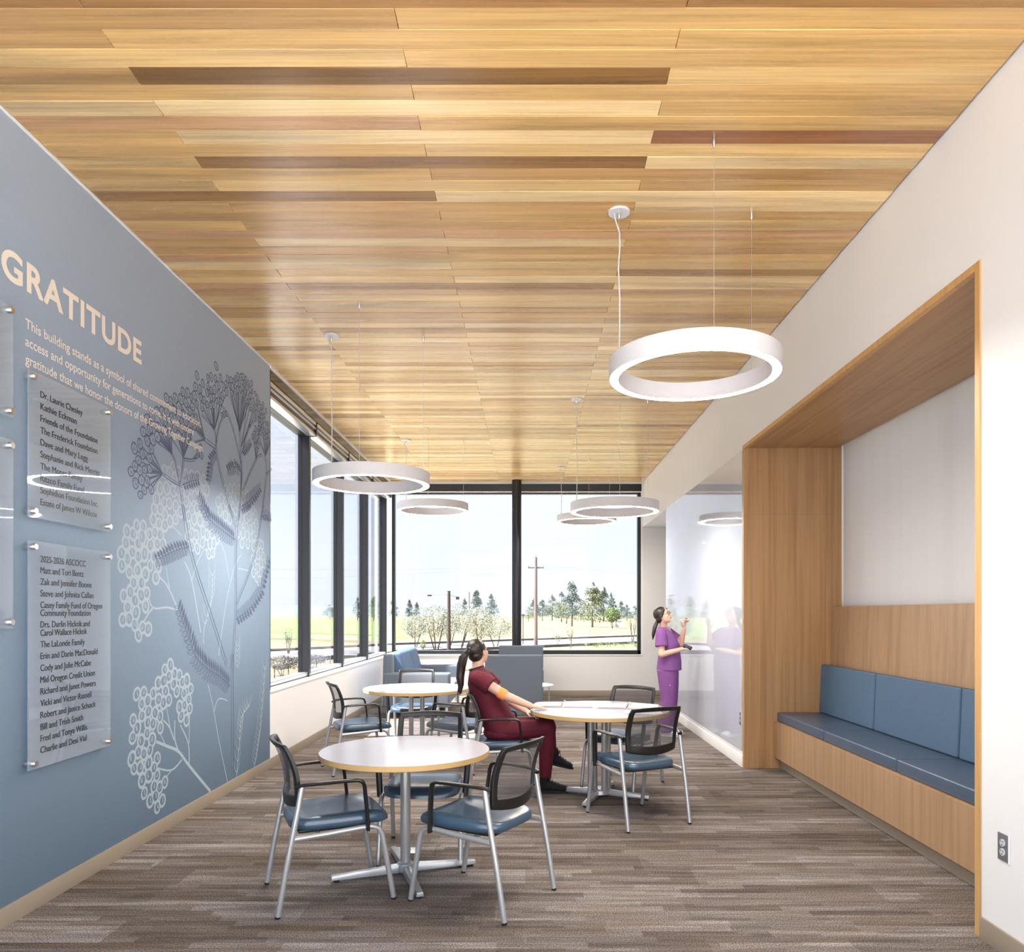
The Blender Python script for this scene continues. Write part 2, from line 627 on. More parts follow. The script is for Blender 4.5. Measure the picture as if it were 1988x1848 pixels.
def dup(root, loc, rz=None, label=None, group=None):
    r = root.copy()
    col.objects.link(r)
    r.location = loc
    if rz is not None:
        r.rotation_euler = (0, 0, rz)
    if label:
        r['label'] = label
    if group:
        r['group'] = group
    for ch in list(root.children):
        c = ch.copy()
        col.objects.link(c)
        c.parent = r
        for gch in list(ch.children):
            d = gch.copy()
            col.objects.link(d)
            d.parent = c
    return r


# ------------------------------------------------------------------ room measures (metres)
XL, XR = -2.60, 2.17              # left and right wall faces
YB = 14.10                        # back wall face
H = 4.05                          # underside of the boards
SILL = 0.78
HEAD = 3.74
Y0 = 0.7                          # where the modelled room begins, behind the frame
YWIN = 7.46                       # the blue wall ends, glazing begins

# floor
fl = struct(MB().box(XL - 0.3, 5.2, 0.2, YB + 0.3, -0.2, 0.0).build('floor', 'carpet'))

# ceiling slab with a dark reveal above the boards, then single boards
ce = struct(MB().box(XL - 0.4, XR + 0.2, Y0 - 0.3, YB + 0.35, H + 0.02, H + 0.35).build('ceiling', 'bronze'))
ROW = 0.1105
y_first = 3.061 - ROW * 10
board_mesh = {}


def board(x0, x1, y):
    key = (round(x0, 3), round(x1, 3))
    if key not in board_mesh:
        L = x1 - x0 - 0.0016
        o = MB().box(-L / 2, L / 2, -ROW / 2 + 0.0009, ROW / 2 - 0.0009, 0, 0.018).build('plank', 'cedar', ce, bevel=0.0014, seg=1)
        board_mesh[key] = o.data
    else:
        o = bpy.data.objects.new('plank', board_mesh[key])
        o.parent = ce
        col.objects.link(o)
    pal = [((0.66, 0.415, 0.175), 26), ((0.74, 0.50, 0.235), 24), ((0.84, 0.62, 0.355), 16), ((0.58, 0.345, 0.145), 18), ((0.63, 0.37, 0.195), 10), ((0.46, 0.255, 0.095), 6), ((0.33, 0.17, 0.062), 3), ((0.30, 0.125, 0.065), 1)]
    c = random.choices([p_[0] for p_ in pal], [p_[1] for p_ in pal])[0]
    if abs(y - 3.393) < 0.03 and x0 < 0 < x1:
        c = (0.25, 0.125, 0.035)          # the darkest brown board
    if abs(y - 3.835) < 0.03 and x0 > 0:
        c = (0.31, 0.135, 0.062)          # the red brown board by the right wall
    if abs(y - 2.95) < 0.03:
        c = (0.42, 0.22, 0.08)
    k_ = random.uniform(0.85, 1.02)
    o.color = (c[0] * k_, c[1] * k_ * 0.98, c[2] * k_ * 0.84, 1)
    o.location = ((x0 + x1) / 2, y + ROW / 2, H + random.choice((0, 0, 0, 0.0012, -0.0016, 0.002)))


k = 0
y = y_first
bx0, bx1 = XL + 0.012, XR - 0.012
while y + ROW < YB - 0.02:
    if k % 2 == 0:
        cuts = [bx0, -0.555, bx1]
    else:
        cuts = [bx0, -1.83, 0.65, bx1]
    for a, b in zip(cuts[:-1], cuts[1:]):
        board(a, b, y)
    y += ROW
    k += 1

# left wall (blue) and low wall under the glazing
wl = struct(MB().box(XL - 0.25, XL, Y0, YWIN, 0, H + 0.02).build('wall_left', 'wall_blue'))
struct(MB().box(XL - 0.25, XL, YWIN, YB + 0.25, 0, SILL - 0.02).build('wall_left_low', 'wall_white'))
struct(MB().box(XL - 0.13, XL + 0.012, YWIN, YB + 0.13, SILL - 0.02, SILL).build('trim_1', 'trim_white', bevel=0.003))
struct(MB().box(XL - 0.018, XL + 0.010, YWIN - 0.002, YB, H - 0.030, H + 0.02).build('trim_2', 'trim_white'))
struct(MB().box(XL, XL + 0.006, Y0, YWIN, H - 0.012, H + 0.02).build('trim_3', 'trim_white'))
struct(MB().box(XL, XL + 0.012, Y0, YB, 0, 0.10).build('baseboard_left', 'baseboard', bevel=0.002))

# back wall: low wall, right pier that runs on behind the opening
struct(MB().box(XL - 0.25, 5.2, YB, YB + 0.25, 0, SILL - 0.02).build('wall_back_low', 'wall_white'))
struct(MB().box(2.165, 5.2, YB, YB + 0.25, SILL - 0.02, H + 0.02).build('wall_back', 'wall_white'))
struct(MB().box(XL, 5.1, YB - 0.012, YB, 0, 0.10).build('baseboard_back', 'baseboard', bevel=0.002))
struct(MB().box(XL - 0.12, 2.16, YB - 0.012, YB + 0.13, SILL - 0.02, SILL).build('trim_4', 'trim_white', bevel=0.003))
struct(MB().box(XL, XR, YB - 0.015, YB + 0.02, H - 0.026, H + 0.02).build('trim_5', 'trim_white'))

# right wall with the bench niche and the opening near the back
NY0, NY1, NZ = 3.555, 7.49, 3.25
wr = MB()
wr.box(XR, XR + 0.15, Y0, NY0, 0, H + 0.02)
wr.box(XR, XR + 0.15, NY0, NY1, NZ, H + 0.02)
wr.box(XR, XR + 0.15, NY1, 11.70, 0, H + 0.02)
wr.box(XR, XR + 0.15, 11.70, YB, 3.20, H + 0.02)
struct(wr.build('wall_right', 'wall_white'))
struct(MB().box(XR - 0.012, XR, Y0, NY0 - 0.003, 0, 0.105).build('baseboard_right', 'baseboard', bevel=0.002))
struct(MB().box(XR - 0.012, XR, NY1 + 0.02, 11.70, 0, 0.115).build('baseboard_right_far', 'trim_white', bevel=0.002))
struct(MB().box(XR + 0.15, 5.2, 11.60, YB, 3.20, 3.30).build('ceiling_corridor', 'wall_white'))
struct(MB().box(XR + 0.15, 5.2, 11.55, 11.70, 0, 3.3).build('wall_corridor', 'wall_white'))
struct(MB().box(5.1, 5.2, 11.55, YB, 0, 3.3).build('wall_corridor_end', 'wall_white'))
# writing wall: one glossy sheet between the opening and the niche, with an aluminium edge
wb = thing('whiteboard', 'tall glossy white writing wall sheet between wood niche and opening', 'whiteboard', (XR, 9.6, 0.165))
MB().box(-0.004, -0.0005, -2.088, 2.09, 0, 3.045).build('sheet', 'whiteboard', wb)
MB().box(-0.008, -0.0005, -2.094, -2.088, 0, 3.045).build('edge_strip', 'aluminium', wb)

mk_ = []
for k, (yy, zz) in enumerate([(10.55, 1.70), (10.42, 1.69), (10.25, 1.72), (10.10, 1.66), (9.95, 1.67), (10.3, 1.60), (10.0, 1.585), (9.75, 1.60), (10.7, 1.74)]):
    pts = [(-0.0046, yy - 9.6 + 0.012 * q, zz - 0.165 + 0.018 * math.sin(q * 1.7 + k)) for q in range(9)]
    b = len(mk_)
    mk_ += [p for q in pts for p in (q, (q[0], q[1], q[2] + 0.004))]
raw('faint_writing', mk_, [(18 * k + 2 * q, 18 * k + 2 * q + 1, 18 * k + 2 * q + 3, 18 * k + 2 * q + 2) for k in range(9) for q in range(8)], 'outlet_grey', wb)['kind'] = 'stuff'

# ------------------------------------------------------------------ glazing
def window(name, frame, glass_box):
    fr = struct(frame.build(name, 'bronze', bevel=0.003, seg=1))
    MB().box(*glass_box).build('pane', 'glass', fr)
    return fr


GX = XL - 0.19                     # glass plane of the left glazing
mull = [7.46, 9.17, 10.83, 12.49, 14.15]
for i in range(4):
    a, b = mull[i], mull[i + 1]
    f = MB()
    f.box(GX - 0.05, XL - 0.10, b - 0.035, b + 0.035, SILL, H)           # mullion at the far end of the bay
    f.box(GX - 0.05, XL - 0.125, a, b - 0.035, HEAD, HEAD + 0.06)       # head
    f.box(GX - 0.05, XL - 0.125, a, b - 0.035, SILL, SILL + 0.012)
    w = window('window_%d' % (i + 1), f, (GX - 0.004, GX + 0.004, a, b - 0.035, SILL + 0.05, HEAD))
    MB().box(GX - 0.04, XL - 0.115, a, b - 0.035, SILL + 0.012, SILL + 0.055).build('sill_frame', 'aluminium', w, bevel=0.008)
GYB = YB + 0.16
f = MB()
for a in (-2.62, -0.255 - 0.03, 2.09):
    f.box(a, a + 0.06, GYB - 0.06, GYB + 0.06, SILL, H)
f.box(-2.6, 2.15, GYB - 0.06, GYB + 0.06, SILL, SILL + 0.075)
f.box(-2.6, 2.15, GYB - 0.05, GYB + 0.06, 3.85, 3.90)
w = window('window_5', f, (-2.6, 2.15, GYB - 0.004, GYB + 0.004, SILL + 0.07, 3.86))
MB().box(-2.6, 2.15, YB + 0.03, YB + 0.07, 3.872, 3.888).build('shade_hem', 'trim_white', w)
struct(MB().box(-2.6, 2.165, YB + 0.002, YB + 0.12, 3.895, H + 0.01).build('trim_6', 'bronze'))
struct(MB().box(XL - 0.11, XL - 0.004, YWIN, YB + 0.1, 3.915, H + 0.01).build('trim_7', 'bronze_gloss'))
struct(MB().box(2.15, 2.165, YB, GYB + 0.06, SILL, H).build('trim_8', 'trim_white'))
struct(MB().box(XL - 0.25, XL - 0.004, YWIN - 0.004, YWIN + 0.03, SILL, H).build('trim_9', 'bronze'))

# roller shade cassettes along the left glazing
CL = ['over the window bay that touches the mural wall', 'over the second window bay from the mural wall', 'over the third window bay from the mural wall', 'over the last side bay, in the back corner']
for i in range(4):
    a, b = mull[i] + 0.03, mull[i + 1] - 0.045
    c = thing('shade_cassette', 'rolled up silver roller shade ' + CL[i], 'roller shade', (XL - 0.07, (a + b) / 2, 3.83), 0, 'silver shade rolls along the side windows')
    L = (b - a) / 2
    MB().box(-0.055, 0.060, -L, L, 0.035, 0.080).build('fascia', 'aluminium', c, bevel=0.004)
    MB().box(-0.055, 0.045, -L, L, -0.055, 0.035).build('shade_roll', 'bronze', c)
    MB().box(-0.045, 0.056, -L, L, -0.012, 0.014).build('hem_bar', 'outlet_grey', c, bevel=0.004)
    MB().box(-0.055, 0.050, -L, L, -0.088, -0.056).build('rail', 'aluminium', c, bevel=0.004)
    MB().box(-0.05, 0.063, L, L + 0.02, -0.07, 0.08).build('bracket', 'bronze', c)

# round steel column in front of the back glazing
cl = MB()
cl.lathe([(0.088, 0.0), (0.088, H)], 28)
tag(cl.build('column', 'bronze', smooth=True, loc=(-0.22, YB - 0.25, 0)), 'round dark bronze steel column standing in front of the back window', 'column')

# ------------------------------------------------------------------ bench niche
NX = 3.15                         # shade plane
near = struct(MB().box(XR - 0.008, NX + 0.05, NY0, NY0 + 0.04, 0, NZ).build('trim_10', 'veneer_edge', bevel=0.0015, seg=1))
hd = struct(MB().box(XR - 0.006, XR + 0.03, NY0 + 0.04, NY1 - 0.03, NZ - 0.038, NZ).build('trim_11', 'veneer_edge'))
MB().box(XR + 0.03, NX - 0.04, NY0 + 0.04, 5.52, NZ - 0.030, NZ).build('panel', 'veneer_head', hd)
MB().box(XR + 0.03, NX - 0.04, 5.523, NY1 - 0.03, NZ - 0.030, NZ).build('panel', 'veneer_head', hd)
fj = struct(MB().box(XR - 0.008, XR + 0.004, NY1 - 0.032, NY1, 0, NZ).build('trim_12', 'veneer_edge'))
MB().box(XR + 0.004, NX + 0.0, NY1 - 0.03, NY1, 0, 2.548).build('panel', 'veneer_side', fj)
MB().box(XR + 0.004, NX + 0.0, NY1 - 0.03, NY1, 2.5495, NZ).build('panel', 'veneer_side', fj)
struct(MB().box(NX + 0.10, NX + 0.2, NY0, NY1 + 0.1, 0, 1.58).build('wall_niche', 'wall_white'))
struct(MB().box(XR + 0.15, NX + 0.2, NY0 - 0.1, NY1 + 0.1, NZ + 0.06, NZ + 0.2).build('ceiling_niche', 'wall_white'))
struct(MB().box(NX - 0.035, NX + 0.0, NY0 + 0.04, NY1 - 0.002, NZ + 0.012, NZ + 0.03).build('trim_13', 'trim_white'))
struct(MB().box(XR + 0.15, NX + 0.2, NY1, NY1 + 0.1, 0, NZ + 0.1).build('wall_niche_far', 'wall_white'))
struct(MB().box(XR + 0.15, NX + 0.2, NY0 - 0.1, NY0, 0, NZ + 0.1).build('wall_niche_near', 'wall_white'))
f = MB()
f.box(NX + 0.12, NX + 0.18, NY0, NY1, 1.58, 1.64)
f.box(NX + 0.12, NX + 0.18, NY0, NY1, 3.22, 3.28)
for a in (NY0, 5.5, NY1 - 0.06):
    f.box(NX + 0.12, NX + 0.18, a, a + 0.06, 1.58, 3.28)
window('window_6', f, (NX + 0.148, NX + 0.152, NY0, NY1, 1.62, 3.24))
sh = thing('roller_shade', 'wide pale grey roller shade drawn down behind the window bench', 'roller shade', (NX + 0.012, (NY0 + NY1) / 2, 1.6))
LY = (NY1 - NY0) / 2 - 0.05
MB().box(-0.002, 0.002, -LY, LY, 0.02, 1.70).build('cloth', 'shade_cloth', sh)
MB().box(-0.008, 0.008, -LY, LY, 0.0, 0.022).build('hem_bar', 'outlet_plate', sh)
MB().tube([(0.03, -LY, 1.69), (0.03, LY, 1.69)], 0.028, 12).build('roll', 'trim_white', sh, smooth=True)

bn = thing('window_bench', 'built-in oak veneer bench with toe kick and leaning back panel', 'bench', (2.47, (NY0 + NY1) / 2, 0))
by0, by1 = -LY - 0.008, LY + 0.018
MB().box(0, 0.02, by0, by1, 0.112, 0.475).build('front_panel', 'veneer_bench', bn, bevel=0.001, seg=1)
MB().box(0.02, 0.60, by0, by1, 0.44, 0.475).build('seat_board', 'veneer_bench', bn)
MB().box(0.065, 0.08, by0, by1, 0, 0.112).build('toe_kick', 'baseboard', bn)
bp = MB().add([(0.545, by0, 0.475), (0.60, by0, 0.475), (0.66, by0, 1.625), (0.592, by0, 1.625),
               (0.545, by1, 0.475), (0.60, by1, 0.475), (0.66, by1, 1.625), (0.592, by1, 1.625)],
              [(0, 1, 2, 3), (7, 6, 5, 4), (0, 3, 7, 4), (1, 5, 6, 2), (3, 2, 6, 7), (0, 4, 5, 1)])
bp.build('back_panel', 'veneer_bench', bn, bevel=0.002, seg=1)


def cushion(name, mat, x0, x1, y0, y1, z0, z1, bev, lab, rot=0.0):
    cx, cy = (x0 + x1) / 2, (y0 + y1) / 2
    m = MB().box(x0 - cx, x1 - cx, y0 - cy, y1 - cy, 0, z1 - z0)
    o = m.build(name, mat, bevel=bev, seg=4, loc=(cx, cy, z0))
    o.rotation_euler = (0, rot, 0)
    return tag(o, lab, 'cushion')


seams = [NY1 - 0.035, 6.275, 5.035, NY0 + 0.055]
sl = ['slate blue vinyl seat cushion lying against the tall oak side panel',
      'slate blue vinyl seat cushion in the middle of the bench',
      'slate blue vinyl seat cushion on the bench end by the wall outlet']
bl = ['blue woven back cushion leaning next to the tall oak side panel',
      'blue woven back cushion leaning between the two other back cushions',
      'blue woven back cushion on the bench end by the wall outlet']
for i in range(3):
    a, b = seams[i + 1] + 0.006, seams[i] - 0.006
    cushion('seat_cushion', 'vinyl_dark', 2.495, 3.0, a, b, 0.476, 0.566, 0.014, sl[i])
    o = cushion('back_cushion', 'fabric_blue', 2.913, 2.990, a + 0.004, b - 0.004, 0.567, 1.045, 0.016, bl[i], R(2.6))


def outlet(x, y, z, lab, s):
    o = thing('wall_outlet', lab, 'outlet', (x, y, z))
    MB().box(-0.005, 0.0, -0.038, 0.038, -0.062, 0.062).build('plate', 'outlet_plate', o, bevel=0.002)
    MB().box(-0.0052, 0.0, -0.041, -0.038, -0.064, 0.064).build('plate_edge', 'trim_white', o)
    for dz in (0.021, -0.021):
        r = MB().loft([((-0.0095, 0, dz), (0, 0.017, 0), (0, 0, 0.0165)), ((-0.003, 0, dz), (0, 0.017, 0), (0, 0, 0.0165))], 18)
        rc = r.build('receptacle', 'outlet_grey', o, smooth=True)
        q = MB()
        q.box(-0.0102, -0.009, -0.009, -0.006, dz + 0.002, dz + 0.010)
        q.box(-0.0102, -0.009, 0.006, 0.009, dz + 0.002, dz + 0.010)
        q.box(-0.0102, -0.009, -0.003, 0.003, dz - 0.011, dz - 0.006)
        q.build('slot', 'ink_black', rc)
    return o


outlet(XR - 0.0005, 3.385, 0.485, 'grey double wall outlet on the plain white wall beside the oak jamb', 1)
outlet(XR - 0.0045, 7.57, 0.483, 'grey double wall outlet low on the glossy writing wall', 1)

# ------------------------------------------------------------------ wall print, lettering, plaques
def W(x, y):
    """point of the left wall (depth, height) seen at a photo pixel"""
    d = 1026.0 - x
    return (-XL * FPX / d, EYE + (-XL) * (VY - y) / d)


class Print:
    def __init__(self):
        self.v, self.f = [], []

    def lift(self, x):
        return x + (len(self.f) % 97) * 0.15e-5        # no two strokes in exactly one plane

    def poly(self, pts, x):
        b = len(self.v)
        x = self.lift(x)
        self.v += [(x, p[0], p[1]) for p in pts]
        self.f.append(tuple(range(b, b + len(pts))))

    def strip(self, a, c, x, closed=False):
        b = len(self.v)
        x = self.lift(x)
        n = len(a)
        for p, q in zip(a, c):
            self.v += [(x, p[0], p[1]), (x, q[0], q[1])]
        for i in range(n if closed else n - 1):
            j = (i + 1) % n
            self.f.append((b + 2 * i, b + 2 * i + 1, b + 2 * j + 1, b + 2 * j))

    def stroke(self, pts, w0, w1, x):
        P = [Vector(p) for p in pts]
        if len(P) > 2:
            Q = []
            for i in range(len(P) - 1):
                p0, p1, p2, p3 = P[max(i - 1, 0)], P[i], P[i + 1], P[min(i + 2, len(P) - 1)]
                for t in (0, 0.25, 0.5, 0.75):
                    Q.append(0.5 * ((2 * p1) + (p2 - p0) * t + (2 * p0 - 5 * p1 + 4 * p2 - p3) * t * t + (3 * p1 - p0 - 3 * p2 + p3) * t ** 3))
            Q.append(P[-1])
            P = Q
        A, C = [], []
        for i, p in enumerate(P):
            d = (P[min(i + 1, len(P) - 1)] - P[max(i - 1, 0)])
            if d.length < 1e-6:
                continue
            d.normalize()
            nrm = Vector((-d.y, d.x))
            w = (w0 + (w1 - w0) * i / (len(P) - 1)) / 2
            A.append(p + nrm * w)
            C.append(p - nrm * w)
        self.strip(A, C, x)

    def ring(self, c, ra, rb, rot, line, x, n=10):
        A, C = [], []
        wob = random.uniform(0.0, 0.25)
        for i in range(n):
            t = 2 * math.pi * i / n
            k = 1 + wob * math.cos(2 * t + rot * 3) * 0.5
            u, v = math.cos(t) * ra * k, math.sin(t) * rb * k
            u2, v2 = math.cos(t) * (ra - line) * k, math.sin(t) * (rb - line) * k
            cr, sr = math.cos(rot), math.sin(rot)
            A.append((c[0] + u * cr - v * sr, c[1] + u * sr + v * cr))
            C.append((c[0] + u2 * cr - v2 * sr, c[1] + u2 * sr + v2 * cr))
        self.strip(A, C, x, True)

    def disc(self, c, ra, rb, rot, x, n=14):
        cr, sr = math.cos(rot), math.sin(rot)
        self.poly([(c[0] + math.cos(t) * ra * cr - math.sin(t) * rb * sr, c[1] + math.cos(t) * ra * sr + math.sin(t) * rb * cr) for t in [2 * math.pi * i / n for i in range(n)]], x)

    def build(self, name, mat, parent):
        return raw(name, self.v, self.f, mat, parent)


def crop_a(p):
    return W(230 + p[0] * 0.16775, 700 + p[1] * 0.16775)


def crop_b(p):
    return W(220 + p[0] * 0.17316, 980 + p[1] * 0.17316)


def crop_c(p):
    return W(220 + p[0] * 0.17316, 1270 + p[1] * 0.17316)


XP1, XP2 = XL + 0.0003, XL + 0.0009
dark, pale, hole = Print(), Print(), Print()
# navy stems, drawn as double lines
for fn, pts, w in [
    (crop_a, [(770, 1848), (735, 1600), (715, 1440)], 3), (crop_a, [(715, 1440), (620, 1390), (510, 1310)], 2), (crop_a, [(705, 1430), (670, 1230), (620, 1080), (480, 880)], 2),
    (crop_a, [(715, 1440), (750, 1120), (700, 880)], 2), (crop_a, [(750, 1120), (810, 960), (850, 900)], 1), (crop_a, [(750, 1140), (870, 1150), (950, 1060)], 2),
    (crop_a, [(1330, 1848), (1180, 1300), (1130, 1010)], 3), (crop_a, [(1130, 1010), (1000, 910), (870, 760)], 3), (crop_a, [(1130, 1010), (1110, 800), (960, 620)], 2),
    (crop_a, [(1130, 960), (1170, 740), (1240, 620)], 2), (crop_a, [(1110, 800), (1090, 540)], 1), (crop_a, [(1000, 910), (880, 940)], 1),
    (crop_a, [(1390, 1848), (1420, 1500), (1415, 1180), (1290, 680), (1160, 480)], 2), (crop_a, [(1420, 1500), (1420, 1150), (1400, 820), (1350, 430)], 3),
    (crop_a, [(1405, 820), (1450, 600), (1470, 480)], 2), (crop_a, [(1430, 1080), (1500, 800), (1590, 680)], 2), (crop_a, [(1400, 800), (1290, 400)], 1),
    (crop_a, [(1440, 1500), (1590, 1150), (1660, 1090)], 2), (crop_a, [(1590, 1150), (1580, 940)], 1),
    (crop_a, [(1650, 1848), (1710, 1320), (1690, 1080), (1640, 960)], 2), (crop_a, [(1710, 1320), (1775, 1250)], 2), (crop_a, [(1700, 1100), (1760, 940)], 1),
    (crop_b, [(775, 0), (850, 450), (940, 780), (1080, 1200), (1270, 1790)], 4), (crop_b, [(1290, 0), (1365, 230)], 3),
    (crop_b, [(1420, 0), (1385, 250), (1370, 600), (1370, 1200), (1330, 1848)], 4), (crop_b, [(1680, 0), (1600, 470), (1520, 760), (1380, 1110)], 3),
    (crop_c, [(1330, 0), (1335, 700), (1340, 1400)], 5),
]:
    q = [fn(p) for p in pts]
    ww = 0.0045 * w
    for s in (-1, 1):
        off = []
        for i, p in enumerate(q):
            d = Vector(q[min(i + 1, len(q) - 1)]) - Vector(q[max(i - 1, 0)])
            d.normalize()
            off.append((p[0] - d.y * s * ww, p[1] + d.x * s * ww))
        dark.stroke(off, 0.006 if s < 0 else 0.011, 0.005 if s < 0 else 0.007, XP2)


FL = {id(dark): [], id(pale): []}


def florets(pr, fn, cx, cy, rx, ry, n, r, line, x, node=None, ray=0.006):
    pts = []
    for _ in range(n * 40):
        if len(pts) >= n:
            break
        t, q = random.uniform(0, 6.283), math.sqrt(random.uniform(0, 1))
        c = fn((cx + rx * q * math.cos(t), cy + ry * q * math.sin(t)))
        if c[0] > YWIN - 0.03:
            continue
        if all((c[0] - a[0]) ** 2 + (c[1] - a[1]) ** 2 > (r * (1.70 if pr is dark else 1.62)) ** 2 for a in FL[id(pr)]):
            pts.append(c)
            FL[id(pr)].append(c)
    for c in pts:
        k = random.uniform(0.88, 1.1) * r
        ka, rot = k * random.uniform(0.92, 1.15), random.uniform(0, 3)
        if pr is pale:
            pr.disc(c, ka * 1.16, k * 1.16, rot, x)
            hole.disc(c, ka * 0.74, k * 0.70, rot, x + 0.0002)
            for _q in range(2):
                a = random.uniform(1.0, 2.2)
                o_ = random.uniform(-0.3, 0.3) * k
                pr.stroke([(c[0] + o_, c[1] - 0.3 * k), (c[0] + o_ + math.cos(a) * k * 0.5, c[1] + math.sin(a) * k * 0.5)], line * 0.5, line * 0.3, x + 0.0004)
        else:
            hole.disc(c, ka, k, rot, x + 0.0002)
            pr.ring(c, ka, k, rot, line, x + 0.0004, 14)
            pr.ring((c[0] + random.uniform(-.15, .15) * k, c[1] - 0.12 * k), k * 0.34, k * 0.32, 0, line * 0.6, x + 0.0004, 8)
            for _q in range(2):
                a = random.uniform(0.6, 2.5)
                pr.stroke([(c[0] + math.cos(a) * k * 0.4, c[1] + math.sin(a) * k * 0.4), (c[0] + math.cos(a) * k * 0.9, c[1] + math.sin(a) * k * 0.9)], line * 0.6, line * 0.4, x + 0.0004)
    if node:
        nd = fn(node)
        for c in pts[:: max(1, len(pts) // 6)]:
            pr.stroke([nd, ((nd[0] + c[0]) / 2 + random.uniform(-.01, .01), (nd[1] + c[1]) / 2), c], ray, ray * 1.6, x)


for cx, cy, rx, ry, n, r, node in [
    (290, 1040, 130, 130, 16, 0.042, (510, 1310)), (250, 1250, 110, 200, 26, 0.040, (510, 1310)), (300, 1470, 90, 100, 14, 0.040, (510, 1310)),
    (380, 880, 120, 110, 16, 0.044, (620, 1080)), (480, 700, 150, 130, 24, 0.042, (620, 1080)), (640, 720, 150, 150, 26, 0.040, (750, 1120)), (800, 700, 110, 120, 20, 0.036, (750, 1120)),
    (640, 470, 110, 100, 18, 0.042, (1000, 910)), (800, 450, 120, 110, 22, 0.042, (1000, 910)), (960, 400, 130, 140, 30, 0.038, (1100, 800)),
    (915, 230, 40, 70, 5, 0.040, None), (1120, 320, 140, 150, 34, 0.038, (1110, 800)), (1140, 130, 40, 70, 4, 0.044, None), (1080, 480, 110, 60, 14, 0.036, (1110, 800)),
    (1290, 290, 120, 90, 22, 0.036, (1400, 820)), (1400, 260, 110, 80, 22, 0.036, (1400, 820)), (1490, 320, 70, 110, 18, 0.034, (1400, 820)),
    (1560, 480, 70, 110, 24, 0.032, (1420, 1000)), (1640, 610, 70, 110, 24, 0.032, (1590, 1000)), (1680, 780, 80, 110, 28, 0.032, (1700, 1100)), (1600, 880, 50, 110, 16, 0.032, (1590, 1150)),
    (1740, 880, 40, 110, 12, 0.032, (1700, 1100)), (930, 1060, 40, 60, 5, 0.034, (860, 1140)), (1220, 620, 30, 40, 3, 0.03, None),
]:
    florets(dark, crop_a, cx, cy, rx, ry, int(n * 1.6), r * 0.92, 0.0095, XP2, node, 0.0065)


def fern(pr, fn, pts, half, x, n=13, fill=True):
    P = [Vector(fn(p)) for p in pts]
    e = Vector(fn((pts[0][0], pts[0][1] + half)))
    hw = abs(e.y - P[0].y)
    pr.stroke([tuple(p) for p in P], 0.010, 0.004, x)
    seg = [0.0]
    for a, b in zip(P[:-1], P[1:]):
        seg.append(seg[-1] + (b - a).length)
    for k in range(n):
        s = seg[-1] * (k + 0.6) / n
        i = max(j for j in range(len(seg)) if seg[j] <= s)
        i = min(i, len(P) - 2)
        t = (s - seg[i]) / max(1e-6, seg[i + 1] - seg[i])
        p = P[i].lerp(P[i + 1], t)
        d = (P[i + 1] - P[i]).normalized()
        L = hw * (0.55 + 0.65 * math.sin(math.pi * (0.25 + 0.68 * k / n)))
        for s2 in (-1, 1):
            nn = Vector((-d.y, d.x)) * s2
            dirv = (nn * 0.85 + d * 0.55).normalized()
            w = seg[-1] / n * 0.42
            c0 = p + dirv * L * 0.45
            sd = Vector((-dirv.y, dirv.x)) * w
            if s2 < 0 or not fill:
                pr.poly([p, c0 + sd, p + dirv * L, c0 - sd], x)
            else:
                pr.stroke([p, c0 + sd, p + dirv * L], 0.005, 0.004, x)
                pr.stroke([p, c0 - sd, p + dirv * L], 0.005, 0.004, x)
                pr.stroke([p, p + dirv * L * 0.8], 0.004, 0.002, x)


for fn, pts, half, n in [
    (crop_a, [(1130, 1050), (1070, 1150), (1035, 1390)], 85, 9), (crop_a, [(735, 1440), (830, 1400), (925, 1385)], 95, 7), (crop_a, [(1415, 1280), (1350, 1225), (1260, 1260)], 85, 7),
    (crop_a, [(1435, 1080), (1480, 1020), (1530, 950)], 65, 7), (crop_a, [(1425, 1690), (1540, 1600), (1640, 1475)], 95, 10), (crop_a, [(1050, 1848), (1000, 1720), (930, 1565)], 100, 7),
    (crop_b, [(850, 470), (700, 510), (480, 615)], 110, 12), (crop_b, [(1365, 390), (1230, 290), (1090, 170), (990, 0)], 120, 16), (crop_b, [(1370, 1290), (1540, 1150), (1660, 960), (1745, 620)], 110, 18),
    (crop_c, [(1310, 360), (1200, 250), (1040, 150), (910, 0), (870, -150), (800, -320), (730, -540)], 135, 26), (crop_b, [(1665, 130), (1710, 120), (1765, 140)], 70, 6), (crop_b, [(1430, 60), (1480, 40), (1530, 0)], 60, 5),
]:
    fern(dark, fn, pts, half, XP2, n)

